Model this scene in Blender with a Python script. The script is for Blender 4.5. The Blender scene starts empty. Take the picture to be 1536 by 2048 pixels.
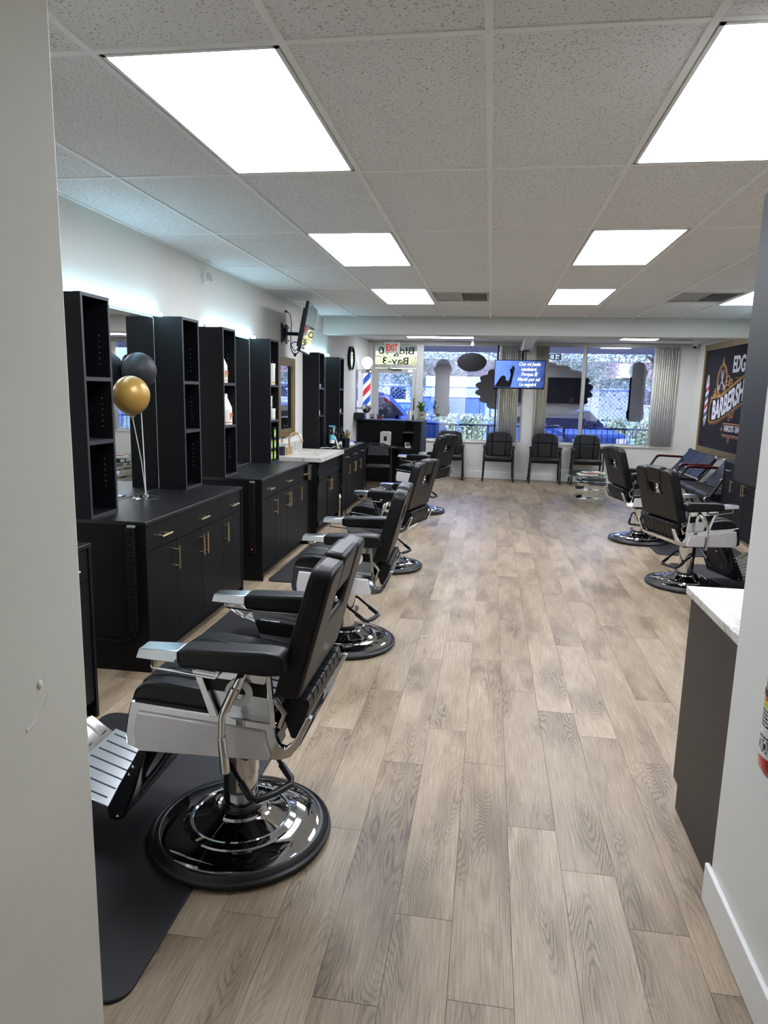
import bpy, bmesh, math, random
from mathutils import Vector, Matrix
random.seed(7)
PI = math.pi
scene = bpy.context.scene
COL = scene.collection

# ------------------------------------------------------------------ camera
F_PX, PITCH, YAW, ROLL, EYE = 1375.36, 0.172717, 0.148216, 0.02255, 1.6
_f = Vector((-math.sin(YAW) * math.cos(PITCH), math.cos(YAW) * math.cos(PITCH), -math.sin(PITCH)))
_r = Vector((math.cos(YAW), math.sin(YAW), 0.0))
_u = _r.cross(_f)
_r2 = _r * math.cos(ROLL) + _u * math.sin(ROLL)
_u2 = -_r * math.sin(ROLL) + _u * math.cos(ROLL)
cam_d = bpy.data.cameras.new('camera')
cam_d.sensor_fit = 'HORIZONTAL'
cam_d.sensor_width = 36.0
cam_d.lens = F_PX / 1536.0 * 36.0
cam_d.clip_start = 0.02
cam_d.clip_end = 400
cam = bpy.data.objects.new('camera', cam_d)
COL.objects.link(cam)
cam.matrix_world = Matrix(((_r2.x, _u2.x, -_f.x, 0), (_r2.y, _u2.y, -_f.y, 0), (_r2.z, _u2.z, -_f.z, EYE), (0, 0, 0, 1)))
scene.camera = cam

# ------------------------------------------------------------------ world, sun, exposure
world = bpy.data.worlds.new('sky')
scene.world = world
world.use_nodes = True
wn = world.node_tree.nodes
wl = world.node_tree.links
sky = wn.new('ShaderNodeTexSky')
sky.sky_type = 'NISHITA'
sky.sun_disc = False
sky.sun_elevation = math.radians(40)
sky.sun_rotation = math.radians(142)
wl.new(sky.outputs[0], wn['Background'].inputs[0])
wn['Background'].inputs[1].default_value = 1.0
sun_d = bpy.data.lights.new('sun_offscreen', 'SUN')
sun_d.energy = 22.0
sun_d.angle = 0.01
sun_d.color = (1, 0.95, 0.86)
sun = bpy.data.objects.new('sun_offscreen', sun_d)
COL.objects.link(sun)
sun.rotation_euler = (math.radians(48), 0, math.radians(38))
vs = scene.view_settings
vs.view_transform = 'Standard'
vs.look = 'None'
vs.exposure = 0.75
vs.gamma = 1.0
vs.use_curve_mapping = False
PANEL_E = 14.5      # ceiling panels
LED_E = 14.0       # mirror light bars

# ------------------------------------------------------------------ helpers
def lin(h):
    h = h.lstrip('#')
    out = []
    for i in (0, 2, 4):
        c = int(h[i:i + 2], 16) / 255
        out.append(c / 12.92 if c <= 0.04045 else ((c + 0.055) / 1.055) ** 2.4)
    return tuple(out)

MATS = {}
def pm(name, hexc, rough=0.5, metal=0.0, var=0.08, scale=14.0, bump=0.0, bscale=120.0, stretch=None, coat=0.0, spec=0.5, emit=None, estr=0.0):
    """procedural principled material: base colour with noise variation, optional bump"""
    m = bpy.data.materials.new(name)
    m.use_nodes = True
    nt = m.node_tree
    n, l = nt.nodes, nt.links
    b = n['Principled BSDF']
    c = lin(hexc) + (1,)
    tc = n.new('ShaderNodeTexCoord')
    mp = n.new('ShaderNodeMapping')
    l.new(tc.outputs['Object'], mp.inputs[0])
    if stretch:
        mp.inputs['Scale'].default_value = stretch
    nz = n.new('ShaderNodeTexNoise')
    nz.inputs['Scale'].default_value = scale
    nz.inputs['Detail'].default_value = 4
    l.new(mp.outputs[0], nz.inputs['Vector'])
    mr = n.new('ShaderNodeMapRange')
    mr.inputs[1].default_value = 0.3
    mr.inputs[2].default_value = 0.7
    mr.inputs[3].default_value = 1 - var
    mr.inputs[4].default_value = 1 + var
    l.new(nz.outputs[0], mr.inputs[0])
    mx = n.new('ShaderNodeMix')
    mx.data_type = 'RGBA'
    mx.blend_type = 'MULTIPLY'
    mx.inputs['Factor'].default_value = 1
    mx.inputs['A'].default_value = c
    l.new(mr.outputs[0], mx.inputs['B'])
    l.new(mx.outputs['Result'], b.inputs['Base Color'])
    b.inputs['Roughness'].default_value = rough
    b.inputs['Metallic'].default_value = metal
    b.inputs['Specular IOR Level'].default_value = spec
    if coat:
        b.inputs['Coat Weight'].default_value = coat
        b.inputs['Coat Roughness'].default_value = 0.08
    if bump:
        n2 = n.new('ShaderNodeTexNoise')
        n2.inputs['Scale'].default_value = bscale
        n2.inputs['Detail'].default_value = 3
        l.new(mp.outputs[0], n2.inputs['Vector'])
        bp = n.new('ShaderNodeBump')
        bp.inputs['Strength'].default_value = bump
        bp.inputs['Distance'].default_value = 0.002
        l.new(n2.outputs[0], bp.inputs['Height'])
        l.new(bp.outputs[0], b.inputs['Normal'])
    if emit:
        b.inputs['Emission Color'].default_value = lin(emit) + (1,)
        b.inputs['Emission Strength'].default_value = estr
    MATS[name] = m
    return m

pm('wall_paint', '#dcdcd6', 0.75, var=0.015, scale=3, bump=0.12, bscale=160)
pm('wall_cream', '#dad8cd', 0.75, var=0.015, scale=3, bump=0.12, bscale=160)
pm('trim_white', '#e4e4e0', 0.4, var=0.02)
pm('ceiling_grid', '#f0f0ec', 0.5, var=0.02)
pm('dark_void', '#101010', 0.9)
pm('cab_black', '#090a0c', 0.48, spec=0.22, var=0.25, scale=9, stretch=(14, 14, 0.7), bump=0.25, bscale=60)
pm('cab_edge', '#2b2c33', 0.45, var=0.1)
pm('cab_top', '#101114', 0.36, var=0.25, scale=9, stretch=(14, 0.8, 14), bump=0.2, bscale=60)
pm('brass', '#e2cc9c', 0.28, 1.0, var=0.05)
pm('gold_frame', '#b39c6c', 0.4, 0.75, var=0.15, scale=30)
pm('chrome', '#dcdcdc', 0.06, 1.0, var=0.02)
pm('chrome_soft', '#c9cdd2', 0.2, 1.0, var=0.05)
pm('dark_metal', '#15161a', 0.35, 0.3, var=0.1)
pm('base_chrome', '#c2c4c6', 0.05, 1.0, var=0.03)
pm('rubber', '#101113', 0.42, var=0.15, bump=0.1)
pm('mat_rubber', '#141619', 0.6, var=0.12, scale=5, bump=0.3, bscale=300)
pm('leather', '#0b0c0e', 0.42, spec=0.34, var=0.2, scale=8, bump=0.25, bscale=350)
pm('bench_leather', '#0f0f11', 0.5, spec=0.25, var=0.15, scale=8, bump=0.2, bscale=300)
pm('leather_matte', '#0d0d0e', 0.5, spec=0.35, var=0.2, scale=8, bump=0.25, bscale=250)
pm('white_gloss', '#d3d0d2', 0.25, var=0.03, coat=0.4)
pm('white_plastic', '#dededa', 0.4, var=0.03)
pm('black_plastic', '#0b0c0e', 0.4, spec=0.35, var=0.15)
pm('red_wood', '#5e1519', 0.25, var=0.25, scale=30, coat=0.6)
pm('mirror', '#e6ebe9', 0.015, 1.0, var=0.0)
pm('mirror_dim', '#aeb4b4', 0.03, 1.0, var=0.0)
pm('brown_panel', '#332e2a', 0.5, var=0.08, scale=4, bump=0.05)
pm('upper_black', '#101217', 0.45, var=0.2, scale=8)
pm('fire_red', '#c4161c', 0.25, var=0.05, coat=0.5)
pm('paper_white', '#e9e8e2', 0.7, var=0.03)
pm('ink', '#1a1a1c', 0.7)
pm('ink_red', '#b8241f', 0.6)
pm('yellow_ink', '#d8c33a', 0.6)
pm('print_orange', '#c0693a', 0.6)
pm('bottle_white', '#e6e2d6', 0.35, var=0.03)
pm('kraft', '#cf8f55', 0.7, var=0.1)
pm('lime', '#9ccb38', 0.5, var=0.1)
pm('teal_print', '#5fb7c9', 0.5)
pm('yellow_print', '#c9c93f', 0.5)
pm('balloon_gold', '#b08a42', 0.36, 0.25, var=0.04, coat=0.15)
pm('balloon_black', '#20242a', 0.55, var=0.06)
pm('sign_ground', '#2b2930', 0.85, var=0.06, spec=0.15)
pm('sign_white', '#e4e4ea', 0.6)
pm('sign_gold', '#c99a4e', 0.5, 0.2, var=0.1)
pm('sign_copper', '#b07a52', 0.5, 0.2, var=0.1)
pm('pole_blue', '#2e55b8', 0.3, emit='#2f5fd0', estr=0.35)
pm('pole_red', '#c22a3a', 0.3, emit='#d03044', estr=0.4)
pm('pole_white', '#e9f4f6', 0.3, emit='#dff4fa', estr=0.8)
pm('globe_white', '#f0f4f4', 0.3, emit='#e4f4fa', estr=1.3)
pm('exit_red', '#c0391f', 0.4, emit='#d8401f', estr=0.25)
pm('leaf', '#44762f', 0.45, var=0.5, scale=18)
pm('blind', '#e9e5d4', 0.6, var=0.06, stretch=(1, 1, 0.2))
pm('blind_edge', '#8d8a7a', 0.6, var=0.06)
pm('grout', '#6b5f52', 0.8)
pm('alu', '#b9b9b4', 0.4, 0.4, var=0.04)
pm('hedge_leaf', '#bcc48c', 0.6, var=0.6, scale=9)
pm('tree_leaf', '#8a8f72', 0.6, var=0.7, scale=2.5)
pm('bark', '#5b4b3c', 0.85, var=0.3)
pm('grass', '#9db07c', 0.9, var=0.4, scale=6)
pm('asphalt', '#6a6a70', 0.9, var=0.15, scale=8)
pm('concrete', '#b9b4aa', 0.85, var=0.1)
pm('tan_stop', '#e0c68c', 0.8, var=0.1)
pm('line_white', '#ececec', 0.8)
pm('rail_paint', '#1b2a55', 0.45, var=0.1)
pm('fence_metal', '#5d6b8c', 0.5, 0.2)
pm('bin_blue', '#5d7cb0', 0.5, var=0.2)
pm('car_blue', '#6a88bd', 0.25, 0.2, coat=0.8)
pm('car_white', '#cfdaf0', 0.3, coat=0.7)
pm('car_glass', '#0a0d13', 0.15, 0.0, spec=0.2)
pm('tyre', '#15151a', 0.8)
pm('far_wall', '#a8a49a', 0.8, var=0.05)
pm('far_roof', '#8f6a5c', 0.8, var=0.1)
pm('decal_film', '#16161a', 0.5)
pm('decal_grey', '#6d6c66', 0.6)
pm('soffit', '#9494a2', 0.8)
pm('gold_pen', '#c9b24a', 0.35, 0.6)
pm('blue_led', '#1b1bd0', 0.3, emit='#3a2cff', estr=2.0)
pm('red_led', '#d02020', 0.3, emit='#ff3030', estr=2.0)
pm('copper_strap', '#b98b5a', 0.5)

def emissive(name, hexc, strength):
    m = bpy.data.materials.new(name)
    m.use_nodes = True
    nt = m.node_tree
    for x in list(nt.nodes):
        nt.nodes.remove(x)
    o = nt.nodes.new('ShaderNodeOutputMaterial')
    e = nt.nodes.new('ShaderNodeEmission')
    tc = nt.nodes.new('ShaderNodeTexCoord')
    nz = nt.nodes.new('ShaderNodeTexNoise')
    nz.inputs['Scale'].default_value = 1.2
    mr = nt.nodes.new('ShaderNodeMapRange')
    mr.inputs[3].default_value = strength * 0.97
    mr.inputs[4].default_value = strength * 1.03
    nt.links.new(tc.outputs['Object'], nz.inputs['Vector'])
    nt.links.new(nz.outputs[0], mr.inputs[0])
    e.inputs[0].default_value = lin(hexc) + (1,)
    nt.links.new(mr.outputs[0], e.inputs[1])
    nt.links.new(e.outputs[0], o.inputs[0])
    MATS[name] = m
emissive('panel_light', '#f0f4ff', PANEL_E)
emissive('front_panel_light', '#f0f4ff', 22.0)
emissive('led_light', '#b4e6ff', LED_E)

def glass_mat(name, tint, refl, rough=0.0):
    """thin glazing: tinted transmission plus mirror-like film reflection"""
    m = bpy.data.materials.new(name)
    m.use_nodes = True
    nt = m.node_tree
    for x in list(nt.nodes):
        nt.nodes.remove(x)
    o = nt.nodes.new('ShaderNodeOutputMaterial')
    t = nt.nodes.new('ShaderNodeBsdfTransparent')
    g = nt.nodes.new('ShaderNodeBsdfGlossy')
    mx = nt.nodes.new('ShaderNodeMixShader')
    fr = nt.nodes.new('ShaderNodeLayerWeight')
    fr.inputs[0].default_value = 0.25
    mr = nt.nodes.new('ShaderNodeMapRange')
    mr.inputs[3].default_value = refl
    mr.inputs[4].default_value = min(1.0, refl + 0.5)
    nt.links.new(fr.outputs['Facing'], mr.inputs[0])
    t.inputs[0].default_value = tint + (1,)
    g.inputs['Color'].default_value = (0.95, 0.95, 0.93, 1)
    g.inputs['Roughness'].default_value = rough
    nt.links.new(mr.outputs[0], mx.inputs[0])
    nt.links.new(t.outputs[0], mx.inputs[1])
    nt.links.new(g.outputs[0], mx.inputs[2])
    nt.links.new(mx.outputs[0], o.inputs[0])
    MATS[name] = m
glass_mat('window_film', (0.58, 0.66, 1.0), 0.45)
glass_mat('door_film', (0.50, 0.58, 0.95), 0.15)
glass_mat('transom_glass', (0.85, 0.88, 0.8), 0.1)
glass_mat('table_glass', (0.72, 0.88, 0.86), 0.25)
glass_mat('sleeve_glass', (0.96, 0.98, 1.0), 0.03)
glass_mat('clear_plastic', (0.86, 0.9, 0.95), 0.25)

# --- oak plank: stretched-noise growth rings, shifted per plank
def plank_mat():
    m = bpy.data.materials.new('oak_plank')
    m.use_nodes = True
    n, l = m.node_tree.nodes, m.node_tree.links
    b = n['Principled BSDF']
    tc = n.new('ShaderNodeTexCoord')
    oi = n.new('ShaderNodeObjectInfo')
    off = n.new('ShaderNodeVectorMath')
    off.operation = 'MULTIPLY'
    off.inputs[1].default_value = (37.0, 91.0, 53.0)
    l.new(oi.outputs['Random'], off.inputs[0])
    ad = n.new('ShaderNodeVectorMath')
    ad.operation = 'ADD'
    l.new(tc.outputs['Object'], ad.inputs[0])
    l.new(off.outputs[0], ad.inputs[1])
    def noise(scale, st, det=2.0, rough=0.5):
        mp = n.new('ShaderNodeMapping')
        mp.inputs['Scale'].default_value = st
        l.new(ad.outputs[0], mp.inputs[0])
        z = n.new('ShaderNodeTexNoise')
        z.inputs['Scale'].default_value = scale
        z.inputs['Detail'].default_value = det
        z.inputs['Roughness'].default_value = rough
        l.new(mp.outputs[0], z.inputs['Vector'])
        return z.outputs[0]
    def math_(op, a, bb=None):
        x = n.new('ShaderNodeMath')
        x.operation = op
        for i, v in enumerate((a, bb)):
            if v is None:
                continue
            if isinstance(v, (int, float)):
                x.inputs[i].default_value = v
            else:
                l.new(v, x.inputs[i])
        return x.outputs[0]
    field = noise(1.0, (7.5, 1.25, 1), 1.0, 0.4)
    wob = noise(1.0, (60, 8, 1), 2.0)
    f2 = math_('ADD', math_('MULTIPLY', field, 290.0), math_('MULTIPLY', wob, 9.0))
    ring = math_('MULTIPLY', math_('ADD', math_('SINE', f2), 1.0), 0.5)
    ring = math_('POWER', ring, 3.0)
    patch = noise(1.0, (5.5, 1.6, 1), 2.0)
    patch = math_('MULTIPLY', math_('SUBTRACT', patch, 0.47), 5.5)
    cl = n.new('ShaderNodeClamp')
    l.new(patch, cl.inputs[0])
    ring = math_('MULTIPLY', ring, math_('ADD', math_('MULTIPLY', cl.outputs[0], 0.95), 0.06))
    fine = noise(1.0, (260, 7, 1), 3.0, 0.6)
    blot = noise(1.0, (9, 2.2, 1), 3.0)
    knot = math_('SUBTRACT', noise(1.0, (6, 2.6, 1), 2.0), 0.62)
    kc = n.new('ShaderNodeClamp')
    l.new(math_('MULTIPLY', knot, 6.0), kc.inputs[0])
    tone = math_('ADD', math_('MULTIPLY', ring, 0.30), math_('MULTIPLY', fine, 0.66))
    tone = math_('ADD', tone, math_('ADD', math_('MULTIPLY', blot, 0.34), math_('MULTIPLY', cl.outputs[0], 0.12)))
    tone = math_('ADD', tone, math_('MULTIPLY', kc.outputs[0], 0.25))
    tone = math_('ADD', tone, math_('MULTIPLY', math_('SUBTRACT', oi.outputs['Random'], 0.5), 0.15))
    cr = n.new('ShaderNodeValToRGB')
    e = cr.color_ramp.elements
    e[0].position = 0.27
    e[0].color = lin('#b2a28d') + (1,)
    e[1].position = 0.95
    e[1].color = lin('#5c4d40') + (1,)
    x = e.new(0.45)
    x.color = lin('#9c8b75') + (1,)
    x = e.new(0.66)
    x.color = lin('#80705b') + (1,)
    l.new(tone, cr.inputs[0])
    l.new(cr.outputs[0], b.inputs['Base Color'])
    b.inputs['Roughness'].default_value = 0.42
    b.inputs['Specular IOR Level'].default_value = 0.4
    bp = n.new('ShaderNodeBump')
    bp.inputs['Strength'].default_value = 0.15
    bp.inputs['Distance'].default_value = 0.001
    l.new(fine, bp.inputs['Height'])
    l.new(bp.outputs[0], b.inputs['Normal'])
    MATS['oak_plank'] = m
plank_mat()

def tile_mat():
    m = bpy.data.materials.new('ceiling_tile')
    m.use_nodes = True
    n, l = m.node_tree.nodes, m.node_tree.links
    b = n['Principled BSDF']
    tc = n.new('ShaderNodeTexCoord')
    oi = n.new('ShaderNodeObjectInfo')
    ad = n.new('ShaderNodeVectorMath')
    ad.operation = 'ADD'
    l.new(tc.outputs['Object'], ad.inputs[0])
    mm = n.new('ShaderNodeVectorMath')
    mm.operation = 'MULTIPLY'
    mm.inputs[1].default_value = (17, 29, 3)
    l.new(oi.outputs['Random'], mm.inputs[0])
    l.new(mm.outputs[0], ad.inputs[1])
    mp = n.new('ShaderNodeMapping')
    mp.inputs['Scale'].default_value = (1.0, 1.35, 1)
    l.new(ad.outputs[0], mp.inputs[0])
    z = n.new('ShaderNodeTexNoise')
    z.inputs['Scale'].default_value = 105
    z.inputs['Detail'].default_value = 2.5
    z.inputs['Roughness'].default_value = 0.5
    l.new(mp.outputs[0], z.inputs['Vector'])
    cr = n.new('ShaderNodeValToRGB')
    e = cr.color_ramp.elements
    e[0].position = 0.335
    e[0].color = lin('#a09f9b') + (1,)
    e[1].position = 0.40
    e[1].color = lin('#e8e8e6') + (1,)
    l.new(z.outputs[0], cr.inputs[0])
    l.new(cr.outputs[0], b.inputs['Base Color'])
    b.inputs['Roughness'].default_value = 0.9
    bp = n.new('ShaderNodeBump')
    bp.inputs['Strength'].default_value = 0.5
    bp.inputs['Distance'].default_value = 0.003
    l.new(cr.outputs[0], bp.inputs['Height'])
    l.new(bp.outputs[0], b.inputs['Normal'])
    MATS['ceiling_tile'] = m
tile_mat()

def marble_mat():
    m = bpy.data.materials.new('marble')
    m.use_nodes = True
    n, l = m.node_tree.nodes, m.node_tree.links
    b = n['Principled BSDF']
    tc = n.new('ShaderNodeTexCoord')
    z = n.new('ShaderNodeTexNoise')
    z.inputs['Scale'].default_value = 2.3
    z.inputs['Detail'].default_value = 6
    z.inputs['Distortion'].default_value = 1.4
    l.new(tc.outputs['Object'], z.inputs['Vector'])
    cr = n.new('ShaderNodeValToRGB')
    e = cr.color_ramp.elements
    e[0].position = 0.485
    e[0].color = lin('#c8c6be') + (1,)
    e[1].position = 0.515
    e[1].color = lin('#c8c6be') + (1,)
    x = e.new(0.5)
    x.color = lin('#98958d') + (1,)
    l.new(z.outputs[0], cr.inputs[0])
    l.new(cr.outputs[0], b.inputs['Base Color'])
    b.inputs['Roughness'].default_value = 0.35
    b.inputs['Specular IOR Level'].default_value = 0.25
    MATS['marble'] = m
marble_mat()

def screen_mat():
    """lit screen: blue evening sky picture"""
    m = bpy.data.materials.new('screen_sky')
    m.use_nodes = True
    n, l = m.node_tree.nodes, m.node_tree.links
    for x in list(n):
        n.remove(x)
    o = n.new('ShaderNodeOutputMaterial')
    e = n.new('ShaderNodeEmission')
    tc = n.new('ShaderNodeTexCoord')
    sp = n.new('ShaderNodeSeparateXYZ')
    l.new(tc.outputs['Object'], sp.inputs[0])
    nz = n.new('ShaderNodeTexNoise')
    nz.inputs['Scale'].default_value = 5
    nz.inputs['Detail'].default_value = 4
    l.new(tc.outputs['Object'], nz.inputs['Vector'])
    a = n.new('ShaderNodeMath')
    a.operation = 'MULTIPLY_ADD'
    l.new(sp.outputs['X'], a.inputs[0])
    a.inputs[1].default_value = -0.9
    a.inputs[2].default_value = 0.42
    c = n.new('ShaderNodeMath')
    c.operation = 'MULTIPLY_ADD'
    l.new(nz.outputs[0], c.inputs[0])
    c.inputs[1].default_value = 0.5
    l.new(a.outputs[0], c.inputs[2])
    cr = n.new('ShaderNodeValToRGB')
    el = cr.color_ramp.elements
    el[0].position = 0.15
    el[0].color = lin('#18245f') + (1,)
    el[1].position = 1.0
    el[1].color = lin('#6f93e6') + (1,)
    l.new(c.outputs[0], cr.inputs[0])
    l.new(cr.outputs[0], e.inputs[0])
    e.inputs[1].default_value = 0.9
    l.new(e.outputs[0], o.inputs[0])
    MATS['screen_sky'] = m
screen_mat()
emissive('screen_white', '#e8eeff', 1.0)

class MB:
    def __init__(s):
        s.v = []
        s.f = []
    def add(s, vs_, fs):
        o = len(s.v)
        s.v += [tuple(p) for p in vs_]
        s.f += [tuple(i + o for i in f) for f in fs]
        return s
    def hexa(s, c):
        return s.add(c, [(0, 3, 2, 1), (4, 5, 6, 7), (0, 1, 5, 4), (1, 2, 6, 5), (2, 3, 7, 6), (3, 0, 4, 7)])
    def box(s, x0, x1, y0, y1, z0, z1):
        return s.hexa([(x0, y0, z0), (x1, y0, z0), (x1, y1, z0), (x0, y1, z0), (x0, y0, z1), (x1, y0, z1), (x1, y1, z1), (x0, y1, z1)])
    def prism(s, pts, axis, a, b):
        n = len(pts)
        def mk(u, v, t):
            return (t, u, v) if axis == 'x' else (u, t, v) if axis == 'y' else (u, v, t)
        vs_ = [mk(u, v, a) for u, v in pts] + [mk(u, v, b) for u, v in pts]
        fs = [tuple(range(n))[::-1], tuple(range(n, 2 * n))]
        fs += [(i, (i + 1) % n, n + (i + 1) % n, n + i) for i in range(n)]
        return s.add(vs_, fs)
    def lathe(s, prof, n=24, c=(0, 0, 0), axis='z', sx=1.0, sy=1.0, cap=True):
        vs_, fs = [], []
        for r, h in prof:
            for k in range(n):
                a = 2 * PI * k / n
                p, q = r * math.cos(a) * sx, r * math.sin(a) * sy
                w = (p, q, h) if axis == 'z' else (h, p, q) if axis == 'x' else (p, h, q)
                vs_.append((w[0] + c[0], w[1] + c[1], w[2] + c[2]))
        for i in range(len(prof) - 1):
            for k in range(n):
                fs.append((i * n + k, i * n + (k + 1) % n, (i + 1) * n + (k + 1) % n, (i + 1) * n + k))
        if cap:
            fs.append(tuple(range(n))[::-1])
            fs.append(tuple(range((len(prof) - 1) * n, len(prof) * n)))
        return s.add(vs_, fs)
    def tube(s, path, r, n=8, closed=False):
        P = [Vector(p) for p in path]
        N = len(P)
        rs = r if isinstance(r, (list, tuple)) else [r] * N
        vs_, fs = [], []
        up = None
        for i in range(N):
            if closed:
                t = (P[(i + 1) % N] - P[i - 1]).normalized()
            else:
                t = (P[min(i + 1, N - 1)] - P[max(i - 1, 0)]).normalized()
            if up is None:
                up = t.orthogonal().normalized()
            up = (up - t * up.dot(t))
            up = up.normalized() if up.length > 1e-6 else t.orthogonal().normalized()
            w = t.cross(up)
            for k in range(n):
                a = 2 * PI * k / n
                q = P[i] + (up * math.cos(a) + w * math.sin(a)) * rs[i]
                vs_.append(tuple(q))
        for i in range(N if closed else N - 1):
            j = (i + 1) % N
            for k in range(n):
                fs.append((i * n + k, i * n + (k + 1) % n, j * n + (k + 1) % n, j * n + k))
        if not closed:
            fs.append(tuple(range(n))[::-1])
            fs.append(tuple(range((N - 1) * n, N * n)))
        return s.add(vs_, fs)
    def sphere(s, c, r, nu=20, nv=12):
        rx, ry, rz = r if isinstance(r, (list, tuple)) else (r, r, r)
        vs_ = [(c[0], c[1], c[2] - rz)]
        for j in range(1, nv):
            b = -PI / 2 + PI * j / nv
            for k in range(nu):
                a = 2 * PI * k / nu
                vs_.append((c[0] + rx * math.cos(b) * math.cos(a), c[1] + ry * math.cos(b) * math.sin(a), c[2] + rz * math.sin(b)))
        vs_.append((c[0], c[1], c[2] + rz))
        fs = [(0, 1 + (k + 1) % nu, 1 + k) for k in range(nu)]
        for j in range(nv - 2):
            o = 1 + j * nu
            fs += [(o + k, o + (k + 1) % nu, o + nu + (k + 1) % nu, o + nu + k) for k in range(nu)]
        o = 1 + (nv - 2) * nu
        L = len(vs_) - 1
        fs += [(o + k, o + (k + 1) % nu, L) for k in range(nu)]
        return s.add(vs_, fs)
    def xf(s, M):
        s.v = [tuple(M @ Vector(p)) for p in s.v]
        return s
    def mesh(s, name, mat, smooth=True, ang=40):
        me = bpy.data.meshes.new(name)
        me.from_pydata(s.v, [], s.f)
        bm = bmesh.new()
        bm.from_mesh(me)
        bmesh.ops.recalc_face_normals(bm, faces=bm.faces)
        bm.to_mesh(me)
        bm.free()
        me.materials.append(MATS[mat])
        if smooth:
            for p in me.polygons:
                p.use_smooth = True
            me.set_sharp_from_angle(angle=math.radians(ang))
        return me
    def build(s, name, mat, parent=None, bevel=0.0, seg=2, smooth=True, ang=40, loc=None, rz=0.0):
        me = s.mesh(name, mat, smooth, ang)
        o = bpy.data.objects.new(name, me)
        COL.objects.link(o)
        if parent:
            o.parent = parent
        if loc:
            o.location = loc
        if rz:
            o.rotation_euler.z = rz
        if bevel:
            b = o.modifiers.new('bevel', 'BEVEL')
            b.width = bevel
            b.segments = seg
            b.limit_method = 'ANGLE'
            b.angle_limit = math.radians(35)
        return o

def inst(name, me, parent=None, loc=(0, 0, 0), rot=None, scale=None):
    o = bpy.data.objects.new(name, me)
    COL.objects.link(o)
    o.parent = parent
    o.location = loc
    if rot:
        o.rotation_euler = rot
    if scale:
        o.scale = scale
    return o

def tag(o, label, cat, group=None):
    o['label'] = label
    o['category'] = cat
    if group:
        o['group'] = group
    return o

def thing(name, label, cat, loc=(0, 0, 0), rz=0.0, group=None):
    o = bpy.data.objects.new(name, None)
    o.empty_display_size = 0.1
    COL.objects.link(o)
    o.location = loc
    o.rotation_euler = (0, 0, rz)
    return tag(o, label, cat, group)

def kids(o):
    return [c for c in COL.objects if c.parent == o]

def copy_tree(o, parent=None):
    c = o.copy()
    COL.objects.link(c)
    c.parent = parent
    for ch in list(o.children):
        copy_tree(ch, c)
    return c

def struct(o, label=None):
    o['kind'] = 'structure'
    if label:
        o['label'] = label
    return o

def box(name, x0, x1, y0, y1, z0, z1, mat, parent=None, bevel=0.0, **k):
    return MB().box(x0, x1, y0, y1, z0, z1).build(name, mat, parent, bevel, **k)

def text_mesh(body, size, mat, extrude=0.002, align='CENTER', warp=None, sx=1.0, shear=0.0, bold=0.0):
    cu = bpy.data.curves.new('lettering', 'FONT')
    cu.body = body
    cu.size = size
    cu.extrude = extrude
    cu.align_x = align
    cu.shear = shear
    cu.offset = bold
    cu.resolution_u = 3
    ob = bpy.data.objects.new('lettering', cu)
    COL.objects.link(ob)
    bpy.context.view_layer.update()
    dg = bpy.context.evaluated_depsgraph_get()
    me = bpy.data.meshes.new_from_object(ob.evaluated_get(dg))
    bpy.data.objects.remove(ob)
    bpy.data.curves.remove(cu)
    for v in me.vertices:
        v.co.x *= sx
        if warp:
            v.co.x, v.co.y = warp(v.co.x, v.co.y)
    me.materials.clear()
    me.materials.append(MATS[mat])
    return me

def rrect(w, h, r, n=5, cx=0.0, cy=0.0):
    pts = []
    for sx, sy, a0 in ((1, 1, 0), (-1, 1, 90), (-1, -1, 180), (1, -1, 270)):
        for k in range(n + 1):
            a = math.radians(a0 + 90 * k / n)
            pts.append((cx + sx * (w / 2 - r) + r * math.cos(a), cy + sy * (h / 2 - r) + r * math.sin(a)))
    return pts

def arc(cx, cz, r, a0, a1, n=8):
    return [(cx + r * math.cos(math.radians(a0 + (a1 - a0) * k / n)), cz + r * math.sin(math.radians(a0 + (a1 - a0) * k / n))) for k in range(n + 1)]

# ================================================================== ROOM SHELL
XL, XR, XR2, YB, CZ, CZ2 = -2.365, 3.65, 3.405, 13.38, 2.613, 2.567
YP, YP2, XP, XP2 = 1.39, 2.11, -0.90, 0.768     # passage wall ends and faces

floor = struct(box('floor', -2.5, 3.8, -2.7, 13.58, -0.08, -0.006, 'grout'), 'grey-beige oak plank floor')
PW, PL = 0.178, 1.22
plank_me = MB().box(-PW / 2 + 0.0006, PW / 2 - 0.0006, -PL / 2 + 0.0008, PL / 2 - 0.0008, -0.008, 0).mesh('plank', 'oak_plank', False)
phase = {0: 1.604, 1: 2.40, 2: 2.184, -1: 3.106 - 1.22, -2: 1.55, 3: 1.95, 4: 1.75, -3: 2.27, 5: 2.42, -4: 1.8}
rest = MB()
rp = random.Random(3)
nplank = 0
for k in range(-14, 21):
    xa = -0.04 + PW * k
    xc = xa + PW / 2
    ph = phase.get(k, 1.4 + rp.random() * 1.22)
    y = ph - 6 * PL
    while y < YB:
        y0, y1 = max(y, -2.6), min(y + PL, YB)
        y += PL
        if y1 - y0 < 0.03:
            continue
        seen = -2.03 < xc < 2.98 and y1 > 1.42 and not (xc > 0.86 and y1 < 2.3) and not (xc < -0.95 and y1 < 1.5)
        if seen and nplank < 300:
            nplank += 1
            inst('plank', plank_me, floor, (xc, (y0 + y1) / 2, 0), scale=(1, (y1 - y0) / PL, 1))
        else:
            rest.box(xc - PW / 2 + 0.0006, xc + PW / 2 - 0.0006, y0 + 0.0008, y1 - 0.0008, -0.008, 0)
rest.build('plank_field', 'oak_plank', floor, smooth=False)['kind'] = 'stuff'

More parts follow.
